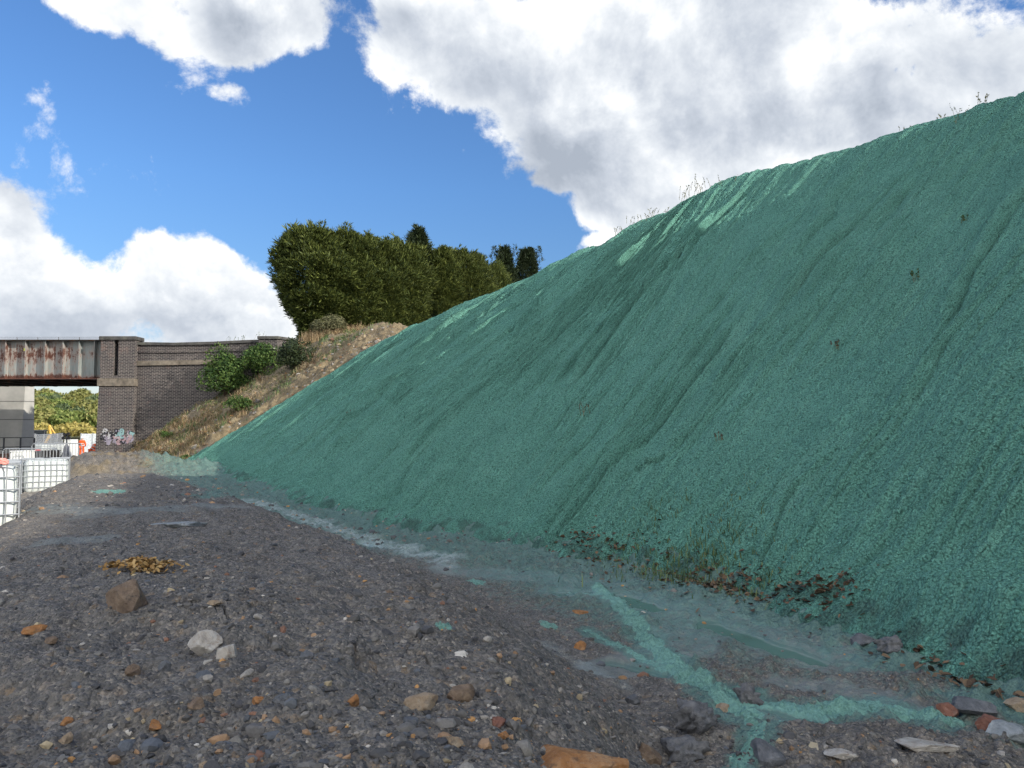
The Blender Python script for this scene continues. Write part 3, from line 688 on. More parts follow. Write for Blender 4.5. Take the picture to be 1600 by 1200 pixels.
for k, (px, py, wp, kind, dr, hr, lab) in enumerate(rocks):
    if not lab: continue
    h_ = hit(px, py+wp*.18); w_ = wp/FPX*h_[1]; v, f = rock_shape(100+k, (w_, w_*dr, w_*hr), planes=13 if kind != 'dark' else 22, rough=.05 if kind != 'dark' else .32)
    h_[2] = float(gpt(h_[0:1], h_[1:2])[0])
    o = mesh_np('slab' if hr < .35 else ('clod' if kind == 'dark' else 'stone'), v, f, RM[kind], smooth=kind == 'dark')
    o.location = (h_[0], h_[1]+w_*dr*.2, h_[2]+w_*hr*.20); o.rotation_euler = (rng.uniform(-.15, .15), rng.uniform(-.12, .12), rng.uniform(-.4, .4))
    tag(o, lab, 'rock' if kind != 'dark' else 'clod', 'larger stones on the spoil'); taken.append((h_[0], h_[1], w_*.5))

def scatter_stones(name, n, rfun, sub, smin_, smax_, pw, region, seed, flat=(.35, .8), colscale=1.5, tanpal=False):
    g = np.random.default_rng(seed)
    a = g.uniform(R(-39), R(36), n); r_ = rfun(g, n); x = r_*np.sin(a); y = r_*np.cos(a)
    s_, u_ = su(x, y); keep = region(x, y, s_, u_, g)
    x, y = x[keep], y[keep]; n = len(x); r_ = np.hypot(x, y)
    sz = smin_*(smax_/smin_)**(g.random(n)**pw); z = gpt(x, y)
    v, f = ICO[sub]; nv = len(v)
    nrm = g.normal(size=(n, 8, 3)); nrm /= np.linalg.norm(nrm, axis=2)[:, :, None]; dd_ = g.uniform(.5, .95, (n, 8))
    out = np.empty((n, nv, 3), np.float32)
    for i in range(0, n, 4000):
        q = slice(i, i+4000); dot = np.einsum('vk,npk->nvp', v, nrm[q]); rr_ = np.where(dot > .05, dd_[q][:, None, :]/np.maximum(dot, .05), 9).min(2)
        out[q] = v[None]*np.minimum(rr_, 1.2)[:, :, None]
    out *= np.stack([np.ones(n), g.uniform(.55, 1, n), g.uniform(*flat, n)], 1)[:, None, :]*sz[:, None, None]*.62
    ax = g.uniform(0, 2*np.pi, n); tx = g.normal(0, .28, n); ca, sa = np.cos(ax), np.sin(ax); ct, st_ = np.cos(tx), np.sin(tx)
    yy = out[:, :, 1]*ct[:, None]-out[:, :, 2]*st_[:, None]; zz = out[:, :, 1]*st_[:, None]+out[:, :, 2]*ct[:, None]
    xx = out[:, :, 0]*ca[:, None]-yy*sa[:, None]; yy = out[:, :, 0]*sa[:, None]+yy*ca[:, None]
    V_ = np.stack([xx+x[:, None], yy+y[:, None], zz+(z+sz*.0)[:, None]], -1).reshape(-1, 3)
    F_ = (f[None]+(np.arange(n)*nv)[:, None, None]).reshape(-1, 3)
    pal = np.array([(.052, .051, .053), (.08, .076, .073), (.115, .108, .10), (.155, .145, .13), (.075, .080, .088), (.22, .20, .175), (.36, .33, .29), (.24, .15, .085), (.33, .18, .07), (.17, .09, .06), (.30, .24, .15)])
    pr_ = np.array([.20, .22, .19, .12, .08, .06, .02, .04, .012, .02, .022]); pr_ /= pr_.sum()
    if tanpal: pr_ = np.array([0, 0, .03, .08, 0, .22, .18, .16, .06, .05, .22])
    cl = pal[g.choice(len(pal), n, p=pr_)]*g.uniform(.75, 1.25, (n, 1))*colscale
    return mesh_np(name, V_, F_, m_grav, smooth=False, attrs={'col': np.repeat(cl, nv, 0)})
def reg_bank(x, y, s, u, g): return (((s > SEND+.1) & (u > -.5) & (u < 9) & (y < 39.5)) | ((u > np.interp(s, TS, UM)) & (u < np.interp(s, TS, UB)+.5) & (nat_of(s) > .02) & (s < SEND+.2))) & ((g.random(len(x)) < .25) | (np.abs(u-np.interp(s, TS, UM)) < 1.8) | (s < SEND+2.2))
def reg_gravel(x, y, s, u, g):
    d = fbm(x*.8, y*.8, 3, 200)
    m_ = (u < -.5) & ((g.random(len(x)) < .55+.5*d) | (np.hypot(x, y) < 3.6))
    for sp, w_ in ((st1, .12), (st2, .12), (st3, .05)):
        q, _ = seg_dist(x, y, sp); m_ &= (q > w_) | (g.random(len(x)) < .04)
    mdm = (u > -3.6) & (u < -.5) & (y > 4.6) & (g.random(len(x)) > .22); return m_ & ~mdm
o = scatter_stones('gravel', 30000, lambda g, n: 1.9*(13/1.9)**(g.random(n)**1.25), 1, .010, .045, 1.9, reg_gravel, 301)
tag(o, 'loose grey and tan stone chips strewn over the spoil ridge', 'gravel', kind='stuff')
o = scatter_stones('pebbles', 1500, lambda g, n: 2.0*(10/2.0)**(g.random(n)**1.1), 2, .03, .085, 2.2, reg_gravel, 302, (.5, .9), 1.6)
tag(o, 'larger grey, tan and rusty pebbles scattered over the spoil ridge', 'pebbles', kind='stuff')
o = scatter_stones('rubble', 12000, lambda g, n: 12*(31/12)**g.random(n), 1, .03, .12, 2.5, lambda x, y, s, u, g: (u < .4) & (g.random(len(x)) < .5), 303, (.4, .9), 1.7)
tag(o, 'broken stone scattered on the far end of the ridge and the heap behind it', 'rubble', kind='stuff')

o = scatter_stones('bank_rubble', 26000, lambda g, n: 24*(46/24)**g.random(n), 1, .04, .26, 2.6, reg_bank, 304, (.5, .95), 1.15, True)
tag(o, 'tan and grey broken rock exposed along the bank above and beside the matting', 'rubble', kind='stuff')

# ================================================================ bridge and abutment
def brickmat(name, grime=0.0):
    m, t, p = mat(name); co = objco(t); s3 = t.new('ShaderNodeSeparateXYZ', i_0=co)
    v = t.new('ShaderNodeCombineXYZ', i_0=t.math('ADD', s3.outputs[0], s3.outputs[1]), i_1=s3.outputs[2], i_2=0.0)
    b = t.new('ShaderNodeTexBrick'); t.put(b.inputs['Vector'], v.outputs[0]); b.inputs['Scale'].default_value = 1
    b.inputs['Brick Width'].default_value = .235; b.inputs['Row Height'].default_value = .0755; b.inputs['Mortar Size'].default_value = .009
    b.inputs['Mortar Smooth'].default_value = .1; b.inputs['Bias'].default_value = -.1
    b.inputs['Color1'].default_value = (.033, .030, .033, 1); b.inputs['Color2'].default_value = (.090, .076, .072, 1); b.inputs['Mortar'].default_value = (.30, .27, .245, 1)
    c = b.outputs['Color']
    big = t.noise(co, .55, 7, .65)
    c = t.mix(t.mr(big, .45, .65, 0, .5), c, t.mix(b.outputs['Fac'], (.024, .022, .028), (.12, .115, .12)))
    c = t.mix(t.mr(t.noise(co, 1.1, 6, .7), .57, .7, 0, .5), c, t.mix(b.outputs['Fac'], (.20, .105, .08), (.5, .45, .4)))
    c = t.mix(t.mr(t.noise(t.vm('MULTIPLY', co, (1, 1, .25)), 1.6, 6, .7), .60, .72, 0, .4), c, (.33, .29, .27))
    t.put(p.inputs['Base Color'], c); p.inputs['Roughness'].default_value = .9
    bump(t, p, t.math('SUBTRACT', t.math('MULTIPLY', t.noise(co, 30, 3, .6), .4), b.outputs['Fac']), .012, .8); return m
M_brick = brickmat('engineering_brick')
M_cope = simple('dark_coping_stone', (.075, .072, .07), .9, var=.5, scale=3, dirt=(.13, .13, .11))
M_string = simple('sandstone_band', (.17, .145, .115), .9, var=.45, scale=4, dirt=(.11, .10, .085))
M_slot = simple('dark_slot_panel', (.016, .02, .034), .6)
M_mortar = simple('white_mortar', (.5, .48, .46), .9)
def spray(name, c): return simple(name, c, .7, var=.25, scale=9)
def WX(px, d=40.0): return (px-800)/FPX*d/ (math.cos(PITCH))*(math.cos(PITCH))
def WZ(py, d=40.0): return float(ray(800, py)[2]*d)
ab = empty('bridge_abutment', (WX(213), 40, -2.6), label='dark brick bridge abutment with a capped end tower and a long parapet wall', cat='abutment')
AY = 40.0
def P2(mb, name, m, parent=ab, **k):
    o = mb.build(name, m, parent, **k); o.matrix_parent_inverse = Matrix.Translation(parent.location).inverted(); return o
x0, x1 = WX(160), WX(213); xl = WX(157)
ztop, zcap, zs0, zs1 = WZ(532.5), WZ(526.5), WZ(604), WZ(592)
sa, sb = WX(180.5), WX(187.5)
mb = MB(); ty = AY-.32
mb.box(((x0+sa)/2, ty+.4, (zs1+ztop)/2), (sa-x0, .8, ztop-zs1)); mb.box(((sb+x1)/2, ty+.4, (zs1+ztop)/2), (x1-sb, .8, ztop-zs1))
mb.box(((sa+sb)/2, ty+.6, (zs1+ztop)/2), (sb-sa, .4, ztop-zs1)); mb.box(((sa+sb)/2, ty+.2, (zs1+WZ(587.5))/2), (sb-sa, .4, WZ(587.5)-zs1))
P2(mb, 'tower_shaft', M_brick)
P2(MB().prism([(xl-.05, ty-.08), (x1, ty-.08), (x1, ty+.9), (xl-.05, ty+.9)], -3.2, zs0, [(WX(159), ty), (x1, ty), (x1, ty+.9), (WX(159), ty+.9)]), 'tower_base', M_brick)
P2(MB().box(((x0+x1)/2-.03, ty+.38, (zs0+zs1)/2), (x1-x0+.16, .92, zs1-zs0)), 'tower_band', M_string, bevel=.02)
c_ = MB().box(((x0+x1)/2, ty+.4, (ztop+zcap)/2), (x1-x0+.16, .96, zcap-ztop)); P2(c_, 'tower_cap', M_cope, bevel=.03)
P2(MB().box(((sa+sb)/2, ty+.37, (WZ(537.5)+WZ(587.5))/2), (sb-sa-.01, .04, WZ(537.5)-WZ(587.5)), 0), 'slot_panel', M_slot)
P2(MB().box(((sa+sb)/2, ty+.34, WZ(535.8)), (sb-sa-.01, .04, .055)), 'slot_flashing', M_mortar)
# curved parapet wall, plan points
wx = [WX(213), WX(270), WX(330), WX(380), WX(410)]
wtop = [WZ(534.5), WZ(535.5), WZ(534), WZ(531.5), WZ(530.5)]; wy = [AY, AY, AY, AY, AY]
def wallstrip(zlo, zhi, yo, th, name, m, bev=0):
    mb = MB()
    for i in range(len(wx)-1):
        a0, a1 = zlo[i], zlo[i+1]; b0, b1 = zhi[i], zhi[i+1]
        mb.add([(wx[i], wy[i]+yo, a0), (wx[i+1], wy[i+1]+yo, a1), (wx[i+1], wy[i+1]+yo, b1), (wx[i], wy[i]+yo, b0),
                (wx[i], wy[i]+yo+th, a0), (wx[i+1], wy[i+1]+yo+th, a1), (wx[i+1], wy[i+1]+yo+th, b1), (wx[i], wy[i]+yo+th, b0)],
               [(0, 1, 2, 3), (5, 4, 7, 6), (3, 2, 6, 7), (4, 5, 1, 0)]+([(4, 0, 3, 7)] if i == 0 else [])+([(1, 5, 6, 2)] if i == len(wx)-2 else []))
    return P2(mb, name, m, bevel=bev)
sl0 = [WZ(571.5), WZ(570.5), WZ(569), WZ(568), WZ(567.5)]; sl1 = [WZ(564.5), WZ(563.5), WZ(562), WZ(561), WZ(560.5)]
wallstrip([-3.2]*5, sl0, 0, 1.2, 'retaining_wall', M_brick)
wallstrip(sl0, sl1, -.10, 1.25, 'wall_band', M_string)
wallstrip(sl1, [a-.14 for a in wtop], .03, .8, 'parapet_wall', M_brick)
wallstrip([a-.14 for a in wtop], wtop, -.07, 1.0, 'coping', M_cope)
for k in (.42,):
    mb = MB(); zz_ = [a-.14-.42*(a-b) for a, b in zip(wtop, sl1)]
    for i in range(4): mb.add([(wx[i], AY-.03, zz_[i]), (wx[i+1], AY-.03, zz_[i+1]), (wx[i+1], AY-.03, zz_[i+1]+.05), (wx[i], AY-.03, zz_[i]+.05), (wx[i], AY+.05, zz_[i]), (wx[i+1], AY+.05, zz_[i+1]), (wx[i+1], AY+.05, zz_[i+1]+.05), (wx[i], AY+.05, zz_[i]+.05)], [(0, 1, 2, 3), (3, 2, 6, 7), (0, 4, 5, 1)])
    P2(mb, 'brick_course_ledge', M_brick)
# end pilaster, whose right side catches the sun
pa, pb = WX(408.5), WX(437)
P2(MB().prism([(pa, AY-.6), (pb, AY-.6), (pb+.95, AY+1.1), (pa, AY+1.1)], -1, WZ(532)), 'pilaster', M_brick)
P2(MB().prism([(pa-.06, AY-.68), (pb+.05, AY-.68), (pb+1.05, AY+1.2), (pa-.06, AY+1.2)], WZ(532), WZ(527.3)), 'pilaster_cap', M_cope, bevel=.02)
P2(MB().box((WX(468), AY+.9, WZ(545)), (1.3, .9, 1.1)), 'wall_return', M_cope)
P2(MB().box(((pa+pb)/2, AY-.615, WZ(546)), (pb-pa, .03, .07)), 'mortar_line', M_mortar)
# sprayed tags on the tower foot
def strokes(px0, py0, px1, py1, n, seed, w, off, mname, col, closed=False):
    g = np.random.default_rng(seed); mb = MB()
    for k in range(n):
        cx, cy = g.uniform(px0, px1), g.uniform(py0, py1); a0 = g.uniform(0, 6.28); ra, rb = g.uniform(1.2, 3.6), g.uniform(1.5, 4.5); sp = g.uniform(2.5, 5.5); ph = g.uniform(0, 6)
        pts = [(cx+ra*math.cos(a0+sp*q/11)+.7*math.sin(ph+q), cy+rb*math.sin(a0+sp*q/11)) for q in range(12)]
        pts = [(min(max(a, 158.5), 211.5), min(b, 694)) for a, b in pts]
        P_ = [(WX(a, ty-.06), (lambda zz: (ty-.08*(zs0-zz)/(zs0+3.2))-off)(WZ(b, ty)), WZ(b, ty)) for a, b in pts]
        for i in range(11):
            d_ = Vector((P_[i+1][0]-P_[i][0], 0, P_[i+1][2]-P_[i][2])); n_ = Vector((-d_.z, 0, d_.x)); n_ = n_.normalized()*w if n_.length > 1e-6 else Vector((0, 0, w))
            a, b = Vector(P_[i]), Vector(P_[i+1]); mb.add([a-n_, b-n_, b+n_, a+n_], [(0, 1, 2, 3)])
    return P2(mb, 'graffiti', spray(mname, col))
strokes(161, 675, 208, 691, 30, 1, .05, .006, 'lilac_spray', (.26, .235, .29))
strokes(160, 672, 208, 688, 14, 2, .028, .012, 'white_spray', (.42, .42, .43))
strokes(158, 672, 207, 690, 20, 3, .030, .017, 'black_spray', (.02, .02, .025))
strokes(182, 672, 208, 684, 9, 4, .035, .022, 'turquoise_spray', (.22, .36, .37))
strokes(180, 682, 206, 692, 9, 5, .035, .027, 'pink_spray', (.36, .25, .27))

# the girder bridge
m_gird, t, p = mat('rusty_grey_paint'); co = objco(t)
vert = t.vm('MULTIPLY', co, (1, 1, .16))
zc = t.new('ShaderNodeSeparateXYZ', i_0=co).outputs[2]
nn = t.math('ADD', t.math('MULTIPLY', t.noise(vert, 9, 7, .7), .62), t.math('MULTIPLY', t.noise(co, 3.2, 6, .75), .48))
band = t.math('SUBTRACT', 1.0, t.math('ABSOLUTE', t.math('DIVIDE', t.math('SUBTRACT', zc, 3.75), .62)), clamp=True)
low = t.mr(zc, 2.45, 2.75, .25, 0)
xs = t.new('ShaderNodeSeparateXYZ', i_0=co).outputs[0]; leftw = t.mr(xs, -22.6, -23.4, 0, .08)
rs = t.math('ADD', nn, t.math('ADD', t.math('ADD', t.math('MULTIPLY', band, .10), low), leftw))
rust = t.ramp(t.noise(co, 14, 6, .7), [(.3, (.05, .02, .014)), (.55, (.115, .048, .034)), (.75, (.21, .12, .085))])
paint = t.ramp(t.noise(vert, 6, 5, .6), [(.3, (.19, .22, .22)), (.7, (.31, .33, .315))])
paint = t.mix(t.mr(rs, .58, .68, 0, .5), paint, (.33, .22, .18))
t.put(p.inputs['Base Color'], t.mix(t.mr(rs, .68, .74), paint, rust)); p.inputs['Roughness'].default_value = .6
m_soffit = simple('near_black_steel', (.03, .026, .022), .85, var=.5, scale=3, dirt=(.10, .045, .025))  # near-black steel mottled brown, for the top flange and deck underside
br = empty('girder_bridge', (-27, 40.6, 2.4), label='old grey riveted steel girder bridge streaked with rust, resting on the brick abutment', cat='bridge')
gy = 40.2; xr = x0+.02; xL = -46.0; gt, gb = WZ(531.5, gy), WZ(592.5, gy)
P2(MB().box(((xL+xr)/2, gy+.15, (gt+gb)/2), (xr-xL, .03, gt-gb)), 'girder_web', m_gird, br)
P2(MB().box(((xL+xr)/2, gy, gt-.02), (xr-xL, .48, .045)), 'top_flange', m_soffit, br)
P2(MB().box(((xL+xr)/2, gy, gb+.02), (xr-xL, .46, .05)), 'bottom_flange', m_gird, br)
for pxs in (8, 39, 70, 98, 123, 147, -24, -56, -90, -124):
    xx = WX(pxs, gy); o = P2(MB().box((xx, gy-.01, (gt+gb)/2), (.035, .28, gt-gb-.09)), 'stiffener', m_gird, br)
mb = MB().box(((xL+xr)/2, gy+3.9, gb+.35), (xr-xL, 6.9, .25)).box(((xL+xr)/2, gy+7.3, (gt+gb)/2), (xr-xL, .05, gt-gb)).box(((xL+xr)/2, gy+7.2, gb+.03), (xr-xL, .46, .06))
for k in range(16): mb.box((xr-.8-k*1.5, gy+3.7, gb+.12), (.16, 6.9, .30))
P2(mb, 'deck_underside', m_soffit, br)
P2(MB().box((WX(34, gy), gy+.128, WZ(546, gy)), (.14, .012, .13)), 'yellow_marker', simple('yellow_paint', (.75, .85, .04), .5), br)
m_galv = simple('galvanised_steel', (.42, .44, .46), .45, .6, var=.15)
mb = MB(); 
for k in range(22): mb.tube([(xr-.5-k*1.1, gy+.3, gt), (xr-.5-k*1.1, gy+.3, gt+.19)], .014, 5)
mb.tube([(xL, gy+.3, gt+.10), (xr-.5, gy+.3, gt+.10)], .008, 5).tube([(xL, gy+.3, gt+.19), (xr-.5, gy+.3, gt+.19)], .008, 5)
P2(mb, 'cable_rail', simple('dark_wire', (.08, .07, .06)), br)
# concrete pier beyond
m_conc, t, p = mat('cast_concrete'); co = objco(t); s3 = t.new('ShaderNodeSeparateXYZ', i_0=co)
jl = t.math('LESS_THAN', t.math('FRACT', t.math('DIVIDE', t.math('ADD', s3.outputs[2], 40.42), 1.2)), .045)
c = t.ramp(t.noise(co, 1.2, 7, .6), [(.3, (.34, .34, .32)), (.7, (.47, .46, .43))]); c = t.mix(t.math('MULTIPLY', jl, .75), c, (.10, .10, .10))
t.put(p.inputs['Base Color'], c); p.inputs['Roughness'].default_value = .8; bump(t, p, jl, -.03, 1)
pe = empty('concrete_pier', (-32.8, 52, -3.2), label='pale new concrete pier with horizontal joint lines standing behind the girder bridge', cat='pier')
PD = 51.0; a0, a1, a2 = WX(-16, PD), WX(40, PD), WX(45, PD); b0_, b1_, b2_ = WX(-20, PD), WX(33, PD), WX(43, PD)
mb = MB().prism([(b0_, PD), (b1_, PD), (b2_, PD+.9), (WX(41, PD+3), PD+3), (b0_, PD+3)], -3.3, 3.9, [(a0, PD), (a1, PD), (a2, PD+.5), (WX(41, PD+3), PD+3), (a0, PD+3)])
P2(mb, 'pier_shaft', m_conc, pe, bevel=.03)
P2(MB().box((WX(12, PD), PD+1.3, 4.05), (2.9, 2.4, .28)), 'pier_head', m_conc, pe, bevel=.03)

# ================================================================ far hillside trees
def leaf_quads(P_, N_, sz, g, asp=.6):
    n = len(P_); t1 = g.normal(size=(n, 3)); t1 -= (t1*N_).sum(1)[:, None]*N_; t1 /= np.linalg.norm(t1, axis=1)[:, None]+1e-9
    t2 = np.cross(N_, t1); s_ = np.asarray(sz)[:, None]*np.ones((n, 1))
    v = np.stack([P_-t1*s_, P_-t2*s_*asp, P_+t1*s_, P_+t2*s_*asp], 1); return v.reshape(-1, 3), np.arange(4*n).reshape(-1, 4)
def crown_mesh(seed, rx, rz, n, sz, lobes=9, inner=.7, base=.25, low=-.5, full=False):
    g = np.random.default_rng(seed); Ps = []; Ns = []
    for k in range(lobes):
        c = g.normal(size=3); c /= np.linalg.norm(c); c[2] = c[2] if full else (abs(c[2])*.8+low*.3 if k else .3); c = c*np.array([rx, rx, rz])*g.uniform(.3, .62)
        r_ = g.uniform(.34, .55); m_ = n//lobes; d = g.normal(size=(m_, 3)); d /= np.linalg.norm(d, axis=1)[:, None]; d = d[d[:, 2] > -.75]
        rr_ = r_*(.72+.28*g.random(len(d))**.5)*(1+.25*fbm(d[:, 0]*2+k, d[:, 1]*2+d[:, 2]*2, 2, k))
        Ps.append(c+d*rr_[:, None]*np.array([rx, rx, rz*1.05])); Ns.append(d*.7+g.normal(size=d.shape)*.5)
    P_ = np.concatenate(Ps); N_ = np.concatenate(Ns); N_ /= np.linalg.norm(N_, axis=1)[:, None]
    P_[:, 2] += rz*(1+base*.0)
    return leaf_quads(P_, N_, g.uniform(.6, 1.3, len(P_))*sz, g)
trunk_m = MB().tube([(0, 0, -.6), (0.05, 0, 1.2), (-.05, .05, 2.6)], [.22, .17, .10], 6)
protos = []
for k in range(4):
    v, f = crown_mesh(500+k, 3.4 if k < 3 else 2.4, 2.7 if k < 3 else 1.3, 2300 if k < 3 else 1400, .36 if k < 3 else .27, lobes=13)
    protos.append((v, f))
hill_lab = ['bright green round tree on the wooded hillside beyond the bridge', 'olive green round tree on the wooded hillside beyond the bridge',
            'dark green round tree on the wooded hillside beyond the bridge', 'yellowish bush at the foot of the wooded hillside beyond the bridge']
base_t = []
for k in range(4):
    rt = empty('hillside_tree' if k < 3 else 'hillside_bush', (0, 0, 0), label=hill_lab[k], cat='tree' if k < 3 else 'bush', group=['bright green hillside trees', 'olive hillside trees', 'dark green hillside trees', 'yellowish hillside bushes'][k])
    o = mesh_np('crown', *protos[k], L_hill[k], rt, smooth=True)
    if k < 3: trunk_m.build('trunk', m_bark, rt)
    base_t.append(rt)
g = np.random.default_rng(11); used_t = [False]*4; spots = []
def skyl(px): return np.interp(px, [-60, 47, 70, 95, 115, 130, 142, 157, 240], [612, 625, 626, 622, 618, 612, 611, 622, 630])
for row, d in enumerate(np.linspace(152, 318, 10)):
    for px in np.arange(-50, 240, 19 if row < 4 else 14)+g.uniform(-4, 4):
        if 190 < px or px < -20:
            if g.random() < .45: continue
        kind = 3 if row < 2 else int(g.choice([0, 0, 1, 1, 2]))
        dd_ = d+g.uniform(-6, 6); x_ = (px-800)/FPX*dd_; spots.append((x_, dd_, kind, g.uniform(.85, 1.35)*(1.15 if kind == 3 else 1.05+.25*row/12), px))
XY = np.array([q[:2] for q in spots]); ZZ = gz(XY[:, 0], XY[:, 1])
for (x_, y_, kind, sc_, px), z_ in zip(spots, ZZ):
    rt = base_t[kind] if not used_t[kind] else copy_tree(base_t[kind]); used_t[kind] = True
    rt.location = (x_, y_, z_); rt.scale = (sc_, sc_, sc_*g.uniform(.85, 1.15)); rt.rotation_euler = (0, 0, g.uniform(0, 6.28))
# the wood carries on along the hill to either side
wx_, wy_ = np.meshgrid(np.linspace(-330, -90, 15), np.linspace(175, 330, 8)); wx_ = wx_.ravel()+g.uniform(-7, 7, wx_.size); wy_ = wy_.ravel()+g.uniform(-8, 8, wy_.size)
kq = (wx_/wy_ < -.70); wx_, wy_ = wx_[kq], wy_[kq]; wz_ = gz(wx_, wy_); VV, FF, nb = [], [], 0
for x_, y_, z_ in zip(wx_, wy_, wz_):
    v, f = protos[int(g.integers(0, 3))]; a = g.uniform(0, 6.28); sc_ = g.uniform(1.3, 2.1); c_a, s_a = math.cos(a), math.sin(a)
    VV.append(np.stack([(v[:, 0]*c_a-v[:, 1]*s_a)*sc_+x_, (v[:, 0]*s_a+v[:, 1]*c_a)*sc_+y_, v[:, 2]*sc_+z_], 1)); FF.append(f+nb); nb += len(v)
tag(mesh_np('woodland', np.concatenate(VV), np.concatenate(FF), L_hill[1]), 'mixed wood covering the hillside further to the left', 'wood', kind='stuff')
for i in range(3):
    hx = [WX(58+i*9, 318) for i in range(3)][i]; z_ = WZ(612, 318)
    hb = empty('hilltop_building', (hx, 318, z_-4), label=['low pale building with a flat roof at the left of the hilltop', 'middle one of three low buildings on the hilltop', 'small brick building right of the two on the hilltop'][i], cat='building')
    P2(MB().box((hx, 318, z_-1.6), (2.2, 3, 3.6)), 'wall', simple('far_wall_%d' % i, [(.45, .42, .38), (.35, .3, .27), (.4, .36, .33)][i]), hb); P2(MB().box((hx, 318, z_+.35), (2.4, 3.2, .3)), 'roof', simple('far_roof_%d' % i, (.24, .18, .16)), hb)
    P2(MB().box((hx, 316.47, z_-.9), (1.4, .06, .7)), 'window', M_slot, hb)

# ================================================================ cypress hedge on top of the bank
def cypress(seed, h, rx, ry, n, pointed=0.0, lean=0, hollow=0, spray_l=.34, leaders=7, top=.9):
    g = np.random.default_rng(seed)
    zz = g.uniform(.0, 1, n)**.85; an = g.uniform(0, 2*np.pi, n)
    prof = np.where(zz < .22, .62+.38*zz/.22, 1.0)*np.where(zz > .72, np.sqrt(np.clip(1-((zz-.72)/.30)**2, 0, 1))*(1-top)+top*(1-(zz-.72)/.28*.45), 1)
    if pointed: prof = prof*(1-pointed)+pointed*np.clip(1.04-zz, 0, 1)**.85
    if hollow: prof = prof*(1-hollow*np.exp(-((zz-.12)/.22)**2))
    lump = 1+.32*fbm(np.cos(an)*1.5+seed, zz*4.5+np.sin(an)*1.5, 3, seed % 30)+.16*pn(np.cos(an)*4, zz*15+np.sin(an)*3, seed % 20)
    rr_ = prof*lump*(1-.40*g.random(n)**1.8)*np.where(g.random(n) < .14, g.random(n), 1)
    P_ = np.stack([np.cos(an)*rr_*rx, np.sin(an)*rr_*ry, zz*h*(1+.06*pn(np.cos(an)*2, np.sin(an)*2, seed % 9))], 1); P_[:, 0] += lean*zz*zz
    out = np.stack([np.cos(an), np.sin(an), .35+.9*zz**3], 1)+g.normal(size=(n, 3))*.38; out /= np.linalg.norm(out, axis=1)[:, None]
    for k in range(leaders):
        a = g.uniform(0, 6.28); q = g.uniform(0, .75); m_ = 90; z0 = h*(.86+.06*g.random()); hh_ = g.uniform(.6, 1.35)
        zt_ = g.random(m_); c = np.array([math.cos(a)*q*rx*.8+lean, math.sin(a)*q*ry*.8, z0])
        rad_ = (1-zt_)*.20*hh_; aa = g.uniform(0, 6.28, m_)
        P_ = np.concatenate([P_, c+np.stack([np.cos(aa)*rad_, np.sin(aa)*rad_, zt_*hh_], 1)])
        o2 = np.stack([np.cos(aa)*.7, np.sin(aa)*.7, np.ones(m_)*.9], 1)+g.normal(size=(m_, 3))*.1; out = np.concatenate([out, o2/np.linalg.norm(o2, axis=1)[:, None]])
    n = len(P_); V_ = []; F_ = []
    side = np.cross(out, g.normal(size=(n, 3))); side /= np.linalg.norm(side, axis=1)[:, None]
    ln = spray_l*g.uniform(.45, 1.25, n)*np.where(g.random(n) < .06, 1.9, 1)
    tip = P_+out*ln[:, None]; wd = side*(ln*.075)[:, None]; mid = P_+out*(ln*.45)[:, None]
    v1 = np.stack([P_, mid+wd, tip, mid-wd], 1)
    o2 = out*.8+side*.6; o3 = out*.8-side*.6; l2 = (ln*.62)[:, None]
    up2 = np.cross(side, out)*(ln*.06)[:, None]
    v2 = np.stack([mid*.6+P_*.4, mid+o2*l2*.5+up2, mid+o2*l2, mid+o2*l2*.5-up2], 1); v3 = np.stack([mid*.6+P_*.4, mid+o3*l2*.5+up2, mid+o3*l2, mid+o3*l2*.5-up2], 1)
    V_ = np.concatenate([v1, v2, v3], 1).reshape(-1, 3); F_ = np.arange(len(V_)).reshape(-1, 4)
    return V_, F_
hedge = [  # photo x of centre, photo y of the top, depth, radius across, material, pointed, label
    (495, 368, 43.5, 2.15, 0, 0, 'big round leftmost cypress of the hedge with a shaggy overhanging left side'),
    (545, 372, 44.5, 1.9, 0, 0, 'second cypress from the left of the hedge, nearly as tall as the leftmost'),
    (588, 386, 45.5, 2.0, 0, 0, 'third cypress from the left, bright green and flat sided, below the leftmost pair'),
    (624, 388, 46.6, 2.0, 0, .1, 'bright green cypress just left of the tall dark pointed tree'),
    (652, 366, 47.5, 1.4, 1, .8, 'tall dark pointed cypress rising above the middle of the hedge'),
    (684, 396, 48.0, 1.6, 0, .25, 'rounded green cypress just right of the tall pointed tree'),
    (722, 400, 49.5, 2.1, 0, .1, 'yellow green cypress right of the middle with thin shoots on top'),
    (758, 416, 52.0, 2.0, 0, .1, 'low green cypress between the yellow green tree and the small pair'),
    (789, 392, 56.0, 1.5, 1, .85, 'left one of the small pointed pair at the right end of the hedge'),
    (824, 393, 58.0, 1.8, 1, .75, 'right one of the small pointed pair, touching the green slope')]
